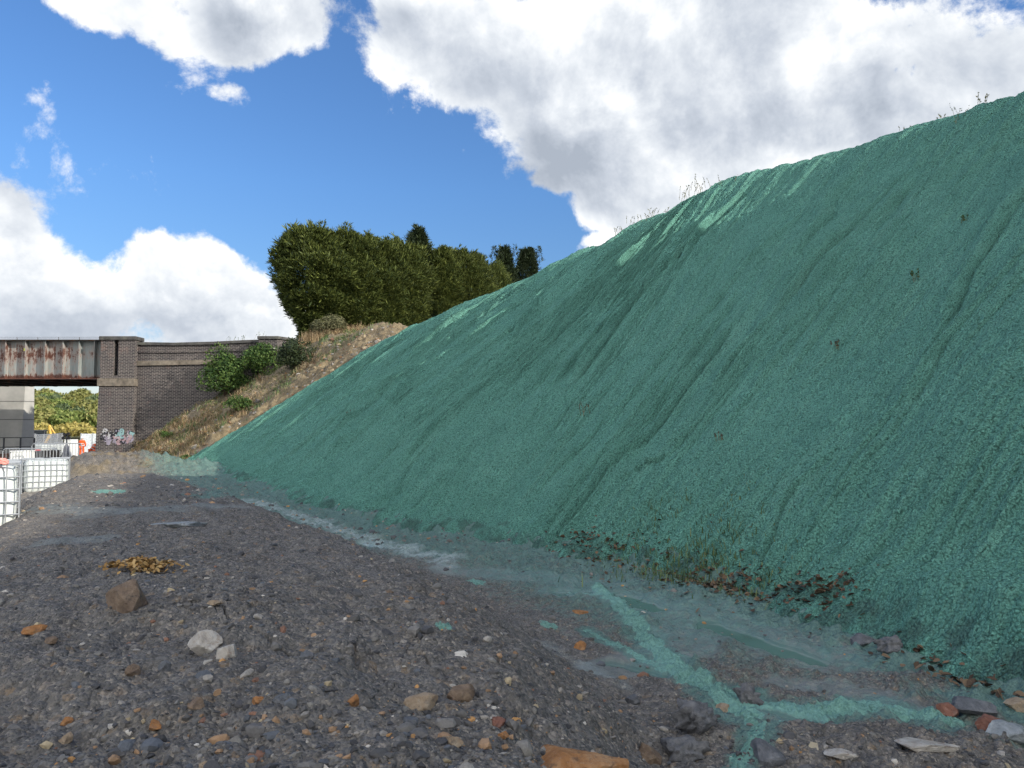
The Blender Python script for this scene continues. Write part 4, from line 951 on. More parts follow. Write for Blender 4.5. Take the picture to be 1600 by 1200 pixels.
for k, (px, py, d, rx, mi, pt, lab) in enumerate(hedge):
    x_ = WX(px, d); zb = float(gz(np.array([x_]), np.array([d]))[0])-.1; ztp = WZ(py, d); h_ = ztp-zb
    rt = empty('cypress_tree', (x_, d, zb), label=lab, cat='tree', group='cypress trees of the hedge on the bank')
    v, f = cypress(700+k, h_, rx, rx*.85, 30000 if k < 7 else 18000, pt, lean=-.55 if k == 0 else 0, hollow=.5 if k == 0 else 0, leaders=13 if pt < .5 else 4, spray_l=.30 if k == 0 else .25, top=.72)
    mesh_np('crown', v, f, L_cond if mi else L_con, rt)
    mb = MB().tube([(0, 0, -.3), (.03, 0, h_*.4), (0, .03, h_*.9)], [.16, .12, .03], 7)
    for q in range(12):
        a = q*2.4; z_ = .3+q*h_*.065; mb.tube([(0, 0, z_), (math.cos(a)*rx*.4, math.sin(a)*rx*.34, z_+.25), (math.cos(a)*rx*.75, math.sin(a)*rx*.6, z_+.35)], [.035, .022, .008], 5)
    mb.build('trunk', m_bark, rt, smooth=True)

# ================================================================ bushes, grass and weeds
def bush(px, py, wpx, hpx, lab, lm, seed, d=None, n=2600, lobes=10, sz=.05, cat='bush', name='bush'):
    h_ = hit(px, py+hpx*.25) if d is None else at(px, py+hpx*.5, d)
    if d is None: h_[2] = float(gz(h_[0:1], h_[1:2])[0])
    w_ = wpx/FPX*h_[1]; hh_ = hpx/FPX*h_[1]
    rt = empty(name, tuple(h_), label=lab, cat=cat)
    v, f = crown_mesh(seed, w_*.60, hh_*.62, int(n*1.8), sz*.85, lobes=lobes, full=True); v[:, 2] += hh_*.42-hh_*.62
    mesh_np('foliage', v, f, lm, rt)
    g = np.random.default_rng(seed); mb = MB()
    for q in range(9):
        a = g.uniform(0, 6.28); r_ = g.uniform(.1, .35)*w_; mb.tube([(0, 0, -.15), (math.cos(a)*r_*.4, math.sin(a)*r_*.4, hh_*.25), (math.cos(a)*r_, math.sin(a)*r_, hh_*g.uniform(.5, .75))], [.03, .018, .006], 5)
    mb.build('stems', m_bark, rt); return rt
bush(352, 600, 74, 74, 'lower green bramble bush growing against the brick retaining wall', L_bush, 901, n=5200, lobes=16, sz=.07)
bush(414, 575, 66, 52, 'upper green bramble bush on the bank in front of the end pilaster', L_bush, 902, n=4600, lobes=15, sz=.06)
bush(462, 565, 50, 50, 'dark scrubby bush between the end pilaster and the green matting', L_cond, 903, n=3000, lobes=13, sz=.06)
bush(515, 508, 60, 38, 'olive grey bush below the leftmost cypress', L_olive, 904, d=41.0, n=3800, lobes=13, sz=.05)
bush(445, 546, 34, 22, 'small green bush at the foot of the end pilaster', L_bush, 905, n=1500, lobes=9, sz=.05)
bush(372, 636, 46, 24, 'low green weed clump on the bank below the bramble bushes', L_bush, 906, n=1500, lobes=9, sz=.045)
bush(262, 682, 26, 14, 'small green weed in the dry grass in front of the brick wall', L_bush, 907, n=700, lobes=7, sz=.04)
bush(290, 716, 14, 9, 'tiny bright green weed on bare soil beside the matting', L_bush, 908, n=400, lobes=5, sz=.03)
def sprigs(name, base, n, h, lab, seed, lm=L_weed, cat='weed', spread=.12, leafy=True, group=None):
    g = np.random.default_rng(seed); rt = empty(name, tuple(base), label=lab, cat=cat, group=group); mb = MB(); Ps = []
    for k in range(n):
        a = g.uniform(0, 6.28); b = Vector((g.normal()*spread, g.normal()*spread*.5, 0)); t_ = b+Vector((math.cos(a)*.35*h, math.sin(a)*.35*h, h*g.uniform(.5, 1)))
        m_ = (b+t_)/2+Vector((0, 0, .1*h)); mb.tube([b-Vector((0, 0, .06)), m_, t_], [.005, .003, .0015], 4)
        for q in range(9): Ps.append(np.array(m_.lerp(t_, g.random()) if q % 3 else b.lerp(m_, g.random()))+g.normal(size=3)*.03*h)
    mb.build('stem', L_weed, rt)
    if leafy:
        P_ = np.array(Ps); N_ = g.normal(size=P_.shape); N_ /= np.linalg.norm(N_, axis=1)[:, None]; v, f = leaf_quads(P_, N_, g.uniform(.012, .032, len(P_)), g, .4); mesh_np('leaf_cluster', v, f, lm, rt)
    return rt
crest_w = [(990, 347, 9, .50, 'thin dry weeds at the crest where the slope meets the blue sky'), (1010, 338, 10, .5, 'dry grass stalks on the crest left of the big weed cluster'), (1075, 305, 16, .62, 'largest weed cluster on the crest of the green slope'),
           (1105, 294, 9, .45, 'bent grass stalks on the crest just right of the largest weed cluster'), (960, 367, 6, .4, 'faint grass tuft at the lowest part of the crest weeds'), (1405, 197, 4, .22, 'tiny weed on the crest between the big cluster and the top right'),
           (1462, 183, 4, .22, 'tiny sprig on the crest near the leafy plant'), (1535, 158, 6, .42, 'lone upright weed nearest the top right of the crest')]
def crest_pt(px):
    best = None
    j = np.arange(0, Sg.shape[1], 3); X_, Y_, Z_ = MX[:, j], MY[:, j], MZ[:, j]; ok = Y_ > 1
    ppx, ppy = proj(X_, np.maximum(Y_, 1), Z_); w_ = np.where(ok & (np.abs(ppx-px) < 6), ppy, 1e6); k = np.unravel_index(np.argmin(w_), w_.shape)
    return np.array([X_[k], Y_[k], Z_[k]])
for k, (px, py, n, h_, lab) in enumerate(crest_w): sprigs('weed_clump', crest_pt(px), n, h_*.62, lab, 40+k, spread=.32 if n > 8 else .1, group='weeds along the crest')
def mat_hit(px, py):
    j = np.arange(0, Sg.shape[1], 2); X_, Y_, Z_ = MX[::2, j], MY[::2, j], MZ[::2, j]; ok = Y_ > 1; ppx, ppy = proj(X_, np.maximum(Y_, 1), Z_)
    q = np.where(ok, (ppx-px)**2+(ppy-py)**2, 1e9); k = np.unravel_index(np.argmin(q), q.shape); return np.array([X_[k], Y_[k], Z_[k]])
for k, (px, py, h_, lab, lm) in enumerate([(1497, 190, .45, 'leafy green plant poking through the matting below the top right crest', L_bush), (1430, 440, .22, 'dark twiggy weed on the upper middle of the matting', L_bush), (1127, 690, .16, 'withered sprig in a crease in the middle of the matting', L_brown),
        (910, 645, .22, 'brown withered weed stuck in the matting left of its middle', L_brown), (740, 420+60, .2, 'small weed high on the left half of the matting', L_bush), (1500, 350, .2, 'tiny green sprig high on the right of the matting', L_bush),
        (1310, 540, .12, 'small dead sprig on the middle right of the matting', L_brown), (545, 650, .22, 'dead twig on the far left part of the matting', L_brown)]):
    sprigs('plant_sprig', mat_hit(px, py), 4, h_, lab, 60+k, lm, spread=.05, cat='plant', group='plants poking through the matting')
for k, (px, py, h_, lab) in enumerate([(355, 533, .35, 'leftmost small plant growing on the wall coping'), (375, 531, .32, 'middle small plant on the wall coping with a drooping top'), (400, 529, .45, 'bare wiry plant on the coping beside the end pilaster')]):
    sprigs('wall_plant', (WX(px), AY+.3, WZ(py)), 5+k, h_, lab, 80+k, L_bush, spread=.12, cat='plant', group='plants on the wall coping')
# blades of grass as mass
def blades(name, P_, h, g, lm, lab, w=.012, bend=.5):
    n = len(P_); a = g.uniform(0, 6.28, n); d = np.stack([np.cos(a), np.sin(a), np.zeros(n)], 1); s_ = np.stack([-np.sin(a), np.cos(a), np.zeros(n)], 1)*w*g.uniform(.6, 1.3, (n, 1))
    h = h[:, None]; up = np.array([[0, 0, 1.]]); b = g.uniform(.1, bend, (n, 1)); m_ = P_+up*h*.55+d*h*b*.3; t_ = P_+up*h*(1-b*.35)+d*h*b
    V_ = np.stack([P_-s_, P_+s_, m_+s_*.8, m_-s_*.8, t_+s_*.12, t_-s_*.12], 1).reshape(-1, 3); i = np.arange(n)[:, None]*6
    F_ = np.concatenate([i+np.array([[0, 1, 2, 3]]), i+np.array([[3, 2, 4, 5]])]); o = mesh_np(name, V_, F_, lm)
    return tag(o, lab, 'grass', kind='stuff')
def nat_points(n, g, cond, srange=(SEND-2, SEND+14), urange=(-1.5, 11)):
    s_ = g.uniform(*srange, n); u_ = g.uniform(*urange, n)
    x = np.interp(s_, TS, TOE[:, 0])+np.interp(s_, TS, UPV[:, 0])*u_; y = np.interp(s_, TS, TOE[:, 1])+np.interp(s_, TS, UPV[:, 1])*u_
    k = cond(x, y, s_, u_) & ((y < 39.4) | (x > WX(440))); x, y = x[k], y[k]; return np.stack([x, y, gpt(x, y)-.02], 1)
g = np.random.default_rng(21)
P_ = nat_points(90000, g, lambda x, y, s, u: (s > SEND+.2) & (fbm(x*.6, y*.6, 3, 300)+.5*sst(3.2, 1, u)*1.3-.45*sst(2, 5, u) > -.12) & (u > -1.1))
P_ = P_[:17000]; blades('dry_grass', P_, g.uniform(.06, .22, len(P_))*(1.3+fbm(P_[:, 0]*1.5, P_[:, 1]*1.5, 3, 330)), g, L_dry, 'dry straw coloured grass covering the lower bank in front of the brick wall', w=.010, bend=1.2)
P_ = nat_points(50000, g, lambda x, y, s, u: (s > SEND-.6) & (fbm(x*.9, y*.9, 3, 310) > .25))[:5000]
blades('green_grass', P_, g.uniform(.08, .3, len(P_)), g, L_grass, 'patchy green grass and weeds on the natural bank', w=.014)
P_ = nat_points(60000, g, lambda x, y, s, u: (s > SEND+.1) & (fbm(x*1.1, y*1.1, 3, 320) > .12) & (u > -.8))[:9000]
P_[:, 2] += g.uniform(0, .22, len(P_)); N_ = g.normal(size=P_.shape)+np.array([0, -.3, .6]); N_ /= np.linalg.norm(N_, axis=1)[:, None]
v, f = leaf_quads(P_, N_, g.uniform(.02, .055, len(P_)), g, .5); tag(mesh_np('weeds', v, f, leafmat('bank_weed', [(.04, .06, .02), (.10, .12, .04), (.24, .19, .09)], trans=.1)), 'low mixed weeds and brambles over the natural bank', 'weeds', kind='stuff')
# grass along the hedge foot
x_ = g.uniform(WX(470, 41), WX(700, 45), 6000); y_ = 40.5+(x_-WX(470, 41))*.38+g.uniform(-.8, .8, 6000); blades('bank_top_grass', np.stack([x_, y_, gz(x_, y_)-.03], 1), g.uniform(.2, .75, 6000), g, L_dry, 'long dry grass along the foot of the cypress hedge', w=.012)
# grass and fallen leaves at the toe of the matting
toe_line = plan([(885, 850), (940, 862), (1000, 880), (1060, 900), (1110, 920), (1160, 925), (1230, 935), (1300, 950), (1345, 955)])
def toe_pts(n, spread, g, tr=(0, 1)):
    q = g.uniform(tr[0], tr[1], n)*(len(toe_line)-1); i = q.astype(int).clip(0, len(toe_line)-2); f_ = (q-i)[:, None]; b = toe_line[i]*(1-f_)+toe_line[i+1]*f_
    b = b+g.normal(size=(n, 2))*spread; return b
def surf(x, y):
    """height of whatever lies on top there: ground or matting"""
    s_, u_ = su(x, y); j = np.clip(np.searchsorted(ss, s_), 0, len(ss)-1); i = np.clip((u_-u0[j])/(um[j]-u0[j])*(NU-1), 0, NU-1).astype(int)
    z = gpt(x, y); return np.where(u_ > u0[j], np.maximum(z, MZ[i, j]), z)
tufts = [((985, 872), 26, .20, 'small grass tuft among dead leaves at the left of the toe planting'), ((1040, 862), 46, .26, 'broad grass tuft higher on the matting above the leaf litter'), ((1085, 893), 90, .34, 'largest green grass tuft at the foot of the matting'),
         ((1050, 885), 50, .26, 'grass tuft just left of the largest one at the foot of the matting'), ((1115, 905), 36, .2, 'low grass tuft right of the largest one'), ((1192, 918), 34, .24, 'upright grass tuft standing alone between two leaf piles'), ((1150, 858), 24, .16, 'small sparse tuft above the leaf piles on the matting'), ((955, 865), 22, .16, 'leftmost sparse tuft at the foot of the matting')]
for k, ((px, py), n, h_, lab) in enumerate(tufts):
    b = hit(px, py); g2 = np.random.default_rng(400+k); rt = empty('grass_tuft', tuple(b), label=lab, cat='grass tuft', group='grass tufts at the foot of the matting')
    n = int(n*4.6); P_ = np.c_[g2.normal(size=(n, 2))*np.array([.20, .13])*(n/100)**.5, np.zeros(n)]; P_[:, 2] = surf(P_[:, 0]+b[0], P_[:, 1]+b[1])-b[2]-.02
    o = blades('blades', P_, g2.uniform(.25, 1, n)*h_*.62, g2, L_grass if k % 3 != 2 else L_grass, None, w=.006, bend=1.3); o.parent = rt
    for q in ('label', 'category', 'kind'):
        if q in o: del o[q]
g = np.random.default_rng(31)
b = np.concatenate([toe_pts(260, .16, g), toe_pts(200, .12, g, (.42, .60)), toe_pts(190, .12, g, (.70, .98)), toe_pts(170, .34, g, (.0, .7)), toe_pts(120, .12, g, (0, .2)), np.concatenate([hits([(1470, 1062), (1500, 1075), (1540, 1085), (1565, 1090), (1432, 1040), (1400, 1025), (1450, 1052)])[:, :2][g.integers(0, 7, 90)]+g.normal(size=(90, 2))*.09])])
zz_ = surf(b[:, 0], b[:, 1]); n = len(b)
def curled(P_, size, g):
    n = len(P_); a = g.uniform(0, 6.28, n); e1 = np.stack([np.cos(a), np.sin(a), g.normal(0, .35, n)], 1); e2 = np.stack([-np.sin(a), np.cos(a), g.normal(0, .5, n)], 1)
    nrm = np.cross(e1, e2); s_ = size[:, None]; c = g.uniform(.1, .6, (n, 1)); V_ = []
    rows = [(-1, 0), (-.4, .5), (.35, .62), (1, .0)]
    for (q, w_) in rows: V_.append(P_+e1*s_*q+e2*s_*w_*.9+nrm*s_*c*(w_+.25*q*q)); V_.append(P_+e1*s_*q-e2*s_*w_*.9+nrm*s_*c*(w_+.25*q*q))
    V_.append(P_+e1*s_*-.3); V_.append(P_+e1*s_*.4)
    V_ = np.stack(V_, 1).reshape(-1, 3); i = np.arange(n)[:, None]*10
    F_ = np.concatenate([i+np.array([q]) for q in ((0, 2, 8, 8), (2, 4, 9, 8), (4, 6, 9, 9), (1, 8, 3, 3), (3, 8, 9, 5), (5, 9, 7, 7))]); F3 = []
    for q in ((0, 2, 8), (2, 4, 9), (2, 9, 8), (4, 6, 9), (1, 8, 3), (3, 8, 9), (3, 9, 5), (5, 9, 7)): F3.append(i+np.array([q]))
    return V_, np.concatenate(F3)
v, f = curled(np.c_[b, zz_+.015], g.uniform(.018, .042, n), g)
tag(mesh_np('leaf_litter', v, f, L_brown), 'dead brown leaves lying in a ragged line along the foot of the matting', 'leaves', kind='stuff')
b = hits([(1300+0*k, 1175) for k in range(1)])
for (px, py, lab) in [(1270, 1180, 'pale oak leaf lying on the gravel at the lower right'), (1255, 1165, 'curled pale leaf behind the oak leaf at the lower right')]:
    h_ = hit(px, py); v, f = curled(np.zeros((1, 3)), np.array([.045]), g); o = mesh_np('fallen_leaf', v, f, simple('pale_leaf_'+str(px), (.42, .36, .26))); o.location = (h_[0], h_[1], h_[2]+.03); tag(o, lab, 'leaf')
# heap of orange shreds on the ridge
h_ = hit(222, 890); g2 = np.random.default_rng(77); n = 420; P_ = np.c_[g2.normal(size=(n, 2))*np.array([.11, .09]), g2.uniform(0, .03, n)]
P_[:, 2] += gpt(P_[:, 0]+h_[0], P_[:, 1]+h_[1])-h_[2]+.006; v, f = curled(P_, g2.uniform(.010, .026, n), g2)
o = mesh_np('shale_flakes', v, f, leafmat('orange_flake', [(.22, .12, .04), (.40, .24, .08), (.55, .38, .17)])); o.location = tuple(h_); tag(o, 'small heap of orange flakes on top of the dark ridge', 'flakes')

# ================================================================ the work site behind
m_ibc = simple('translucent_white_plastic', (.66, .70, .68), .35, var=.12, scale=1.3, dirt=(.55, .56, .50)); m_black = simple('black_plastic', (.02, .02, .022), .5); m_white = simple('white_plastic', (.75, .76, .74), .5, var=.08)
m_dkst = simple('dark_steel', (.05, .055, .065), .5); m_yel = simple('yellow_machine_paint', (.62, .36, .03), .45, dirt=(.3, .2, .08)); m_glass, t, p = mat('tinted_glass'); p.inputs['Base Color'].default_value = (.02, .025, .03, 1); p.inputs['Roughness'].default_value = .08
m_hivis = simple('orange_hivis_cloth', (.85, .115, .02), .75, var=.15, scale=5); m_refl = simple('reflective_tape', (.6, .6, .58), .4); m_skin = simple('skin', (.5, .3, .2), .6); m_boot = simple('black_boot', (.03, .025, .02)); m_helm = simple('white_helmet', (.85, .85, .85), .3)
def ibc(loc, rz, lab, w=1.2, dp=1.0, h=1.0):
    rt = empty('water_tank', loc, rz, label=lab, cat='water tank', group='white plastic tanks in wire cages')
    mb = MB(); 
    # rounded, slightly bulging bottle
    n = 28; rings = []
    for zi, zf in enumerate([0, .03, .10, .3, .5, .7, .90, .97, 1.0]):
        ins = [.10, .045, .012, 0, -.008, 0, .012, .045, .10][zi]
        for k in range(n):
            a = 2*math.pi*k/n; ca, sa = math.cos(a), math.sin(a); e_ = .28
            rings.append(((w/2-.03-ins)*math.copysign(abs(ca)**e_, ca), (dp/2-.03-ins)*math.copysign(abs(sa)**e_, sa), .16+h*zf))
    f_ = [(i*n+k, i*n+(k+1) % n, (i+1)*n+(k+1) % n, (i+1)*n+k) for i in range(8) for k in range(n)]+[tuple(range(n))[::-1], tuple(8*n+k for k in range(n))]
    MB().add(rings, f_).build('bottle', m_ibc, rt, smooth=True)
    c = MB(); rr_ = .010
    for z_ in [.17+h*q/6 for q in range(7)]:
        P_ = []
        for (sx_, sy_) in ((1, 1), (-1, 1), (-1, -1), (1, -1), (1, 1)): P_.append((sx_*w/2, sy_*dp/2, z_))
        for a_, b_ in zip(P_[:-1], P_[1:]): c.tube([a_, b_], rr_*1.1, 5)
    for k in range(9):
        x_ = -w/2+w*k/8
        for sy_ in (1, -1): c.tube([(x_, sy_*dp/2, .16), (x_, sy_*dp/2, .17+h)], rr_, 5)
    for k in range(1, 7):
        y_ = -dp/2+dp*k/7
        for sx_ in (1, -1): c.tube([(sx_*w/2, y_, .16), (sx_*w/2, y_, .17+h)], rr_, 5)
    for y_ in (-.2, .2): c.tube([(-w/2, y_, .18+h), (w/2, y_, .18+h)], .015, 5)
    c.build('cage', m_galv, rt)
    pl = MB().box((0, 0, .135), (w, dp, .03)).box((0, 0, .015), (w, dp, .03))
    for x_ in (-w/2+.06, 0, w/2-.06):
        for y_ in (-dp/2+.07, 0, dp/2-.07): pl.box((x_, y_, .075), (.11, .13, .09))
    pl.build('pallet', m_galv, rt)
    MB().tube([(0, 0, h+.15), (0, 0, h+.20)], .09, 16).build('lid', m_black, rt); return rt
b1 = at(0, 727, 10.2); ibc((-7.42, 10.55, b1[2]-1.17), R(32), 'nearest white caged tank cut off by the left edge of the photo')
b2 = at(72, 717, 19.0); ibc((-14.15, 23.5, -2.17), R(28), 'white caged water tank standing behind the dark ridge, right of the nearest tank')
ibc((-15.3, 22.9, -2.2), R(28), 'white caged tank hidden behind the nearest one')
# pink bundle on the nearest tank
hp = at(3, 725, 10.0); v, f = rock_shape(55, (.22, .16, .10), 26, 4, .25); o = mesh_np('pink_bundle', v, f, simple('pink_cloth', (.75, .30, .26), .8)); o.location = (hp[0]-.25, 10.35, hp[2]+.02); tag(o, 'crumpled pink bundle lying on top of the nearest tank', 'bundle')
def zg(x, y): return float(gz(np.array([x]), np.array([y]))[0])
def barrier(px0, d, rz, lab):
    x_ = WX(px0, d); z_ = zg(x_, d); rt = empty('crowd_barrier', (x_, d, z_), rz, label=lab, cat='barrier', group='galvanised crowd barriers')
    mb = MB(); w = 2.1; pts = [(0, 0, .15), (0, 0, .98), (.03, 0, 1.06), (.11, 0, 1.1), (w-.11, 0, 1.1), (w-.03, 0, 1.06), (w, 0, .98), (w, 0, .15), (0, 0, .15)]; mb.tube(pts, .02, 8)
    mb.build('frame', m_galv, rt); b = MB()
    for k in range(1, 16): b.tube([(w*k/16, 0, .15), (w*k/16, 0, 1.09)], .010, 5)
    b.build('bars', m_galv, rt)
    for q in (.35, w-.35): MB().tube([(q, -.28, 0), (q, -.05, .14), (q, .05, .14), (q, .28, 0)], .016, 6).build('foot', m_galv, rt)
zb = zg(WX(7, 31), 31); barrier(7, 31, R(3), 'galvanised crowd barrier in front of the concrete pier, left one'); barrier(52, 33, R(2), 'galvanised crowd barrier behind the first one, in front of the black crates')
def heras(x_, y_, rz, lab, w=3.4, sheet=False, mt=m_galv):
    rt = empty('mesh_fence_panel', (x_, y_, zg(x_, y_)), rz, label=lab, cat='fence panel', group='mesh fence panels around the work site')
    MB().tube([(0, 0, .12), (0, 0, 2.0), (w, 0, 2.0), (w, 0, .12), (0, 0, .12)], .03, 6).tube([(0, 0, 1.1), (w, 0, 1.1)], .02, 6).build('frame', mt, rt); b = MB()
    for k in range(1, 26): b.tube([(w*k/26, 0, .12), (w*k/26, 0, 2.0)], .007, 4, False)
    for k in range(1, 8): b.tube([(0, 0, .12+k*.235), (w, 0, .12+k*.235)], .007, 4, False)
    b.build('mesh', mt, rt); MB().box((0, 0, .06), (.22, .6, .12)).box((w, 0, .06), (.22, .6, .12)).build('foot_blocks', m_conc, rt)
hp_ = [(40, 66), (58, 68), (70, 71), (81, 75), (91, 80), (100, 86)]
for k in range(len(hp_)-1):
    (pa_, da), (pb_, db) = hp_[k], hp_[k+1]; xa, xb = WX(pa_, da), WX(pb_, db); ln = math.hypot(xb-xa, db-da)
    heras(xa, da, math.atan2(db-da, xb-xa), ['leftmost galvanised mesh fence panel beside the pier', 'mesh fence panel second from the pier', 'mesh fence panel third from the pier', 'mesh fence panel fourth from the pier, in front of the yellow bushes', 'farthest mesh fence panel, behind the tripod lamp'][k], w=ln-.05)
# dark edge protection by the pier
rt = empty('dark_railing', (WX(-8, 45), 45, zg(WX(-8, 45), 45)), label='dark steel railing with tall posts crossing in front of the concrete pier', cat='railing')
mb = MB()
for px in (-8, 8, 34, 55.5): 
    x_ = WX(px, 45)-rt.location.x; mb.tube([(x_, 0, -.2), (x_, 0, WZ(684, 45)-rt.location.z)], .045, 6)
mb.build('posts', m_dkst, rt); b = MB()
for py in (684, 699, 702.5): b.tube([(0, 0, WZ(py, 45)-rt.location.z), (WX(34 if py == 684 else 56, 45)-rt.location.x, 0, WZ(py-(0 if py == 684 else 1.5), 45)-rt.location.z)], .022, 6)
b.build('rails', m_dkst, rt)
# white container box, black crates, dark material
def crate(px0, px1, py0, d, h, m, lab, name, ribs=4, dp=.8, rz=0):
    x_, x2 = WX(px0, d), WX(px1, d); zt_ = WZ(py0, d); z_ = zt_-h; rt = empty(name, ((x_+x2)/2, d, z_), rz, label=lab, cat=name.replace('_', ' ')); w = x2-x_
    MB().box((0, 0, h/2), (w, dp, h)).build('body', m, rt, bevel=.025); b = MB()
    for k in range(ribs+1): b.box((-w/2+.03+(w-.06)*k/ribs, 0, h/2), (.05, dp+.05, h*.9))
    b.build('ribs', m, rt); MB().box((0, 0, h+.02), (w+.05, dp+.05, .05)).build('lid', m, rt, bevel=.01)
crate(28.5, 48, 705.5, 34, 1.0, m_white, 'white plastic storage box behind the first crowd barrier', 'storage_box')
crate(64, 76, 705.5, 36, .8, m_black, 'left one of two black crates behind the second crowd barrier', 'black_crate', 5); crate(78, 89, 705, 37, .8, m_black, 'right one of two black crates behind the second crowd barrier', 'black_crate', 5)
crate(7, 18, 710, 35, .9, simple('dark_brown_timber', (.05, .03, .025)), 'dark brown timber crate behind the left end of the first barrier', 'timber_crate', 4); crate(18.5, 29, 711, 35.3, .9, simple('dark_brown_timber_b', (.045, .032, .03)), 'dark timber crate touching the white storage box', 'timber_crate', 3)
crate(59.5, 62.5, 704, 36, .9, simple('red_plastic', (.7, .05, .08)), 'narrow red canister left of the black crates', 'canister', 1, .2)
rowl = ['first white caged tank from the pier in the far row', 'second white caged tank in the far row', 'third white caged tank in the far row', 'fourth white caged tank in the far row', 'last white caged tank in the far row beside the tripod lamp']
for k, px in enumerate((62, 71, 79.5, 88, 96)):
    d = 62+k*1.2; t_ = at(px, 694, d); ibc((t_[0], d, t_[2]-1.17 if False else zg(t_[0], d)-.0), R(-8), rowl[k])
crate(108, 118, 687.5, 63, 1.35, m_white, 'white site box right of the tripod lamp', 'site_box', 3, 1.0)
# tripod lamp
d = 60.0; x_ = WX(106, d); z_ = zg(x_, d); rt = empty('tripod_lamp', (x_, d, z_), label='dark site lamp on a grey skirted tripod in front of the white box', cat='lamp')
zt_ = WZ(676, d)-z_
mb = MB()
for a in (90, 210, 330): MB().tube([(0, 0, zt_*.55), (math.cos(R(a))*.45, math.sin(R(a))*.45, 0)], .035, 6).build('leg', m_dkst, rt)
MB().tube([(0, 0, .25), (0, 0, zt_*.5), (0, 0, zt_*.58)], [.30, .17, .05], 10).build('skirt', simple('grey_tarp', (.28, .28, .30)), rt); MB().tube([(0, 0, zt_*.5), (0, 0, zt_*.98)], .05, 8).build('mast', m_dkst, rt)
for (dx, dz_) in ((-.22, -.42), (.22, -.42), (-.13, -.14), (.15, -.10)): MB().tube([(dx, -.12, zt_+dz_), (dx, .05, zt_+dz_)], [.13, .08], 12).build('lamp_head', m_black, rt)
# mini excavator behind the fence
d = 82.0; x_ = WX(60, d); z_ = zg(x_, d); ex = empty('mini_excavator', (x_, d, z_), R(20), label='yellow mini excavator behind the mesh fence with its arm folded up', cat='excavator')
for s_ in (-.6, .6): MB().prism_y([(-1, .05), (.9, .05), (1.05, .25), (.9, .5), (-1, .5), (-1.15, .25)], s_-.16, s_+.16).build('track', m_black, ex, bevel=.03)
MB().box((0, 0, .78), (1.7, 1.3, .45)).box((-.5, 0, 1.1), (.7, 1.2, .5)).build('body', m_yel, ex, bevel=.06)
cb = MB().box((.2, .2, 2.35), (1.1, .9, .1)); 
for q in ((-.3, -.2), (.7, -.2), (-.3, .6), (.7, .6)): cb.box((q[0], q[1], 1.65), (.08, .08, 1.4))
cb.build('cab', m_dkst, ex); MB().box((.2, .2, 1.65), (.96, .76, 1.3)).build('cab_glass', m_glass, ex)
MB().tube([(.8, -.4, .9), (1.3, -.4, 2.0), (1.15, -.4, 2.9)], [.14, .16, .10], 6).build('boom', m_yel, ex); MB().tube([(1.15, -.4, 2.9), (1.7, -.4, 2.0)], [.11, .08], 6).build('arm', m_yel, ex)
MB().prism_y([(1.55, 2.05), (1.9, 2.0), (2.0, 1.55), (1.7, 1.35), (1.5, 1.5)], -.65, -.15).build('bucket', m_dkst, ex); MB().tube([(-1.1, .3, .9), (-1.6, .3, 2.0)], [.13, .10], 6).build('blade_arm', m_yel, ex); MB().box((-1.6, 0, .35), (.1, 1.5, .5)).build('dozer_blade', m_yel, ex)
# white hoarding and cone near the abutment
heras(WX(133, 76), 76, R(-4), 'pale mesh fence panel beside the foot of the brick tower', w=1.5, mt=m_white)
rt = empty('hoarding', (WX(146, 74), 74, zg(WX(146, 74), 74)), label='white sheeted hoarding panel behind the crouching worker', cat='hoarding')
MB().box((0, 0, 1.1), (2.2, .05, 1.9)).build('sheet', simple('hoarding_sheet', (.62, .66, .68)), rt); MB().box((-1.1, 0, 1.05), (.08, .1, 2.1)).box((1.1, 0, 1.05), (.08, .1, 2.1)).box((0, 0, 1.05), (.08, .09, 2.1)).build('posts', m_galv, rt)
# wire rail on the bank top behind the pilaster
rt = empty('wire_rail', (WX(457), 41.5, WZ(540, 41.5)), label='thin metal rail on the bank top between the end pilaster and the hedge', cat='railing')
mb = MB()
for px in (457, 470, 484): x_ = WX(px, 41.5)-rt.location.x; mb.tube([(x_, 0, -.4), (x_, 0, WZ(528, 41.5)-rt.location.z)], .02, 6)
mb.build('posts', m_galv, rt); MB().tube([(0, 0, WZ(528, 41.5)-rt.location.z), (WX(486, 41.5)-rt.location.x, 0, WZ(528, 41.5)-rt.location.z)], .016, 6).build('rail', m_galv, rt)

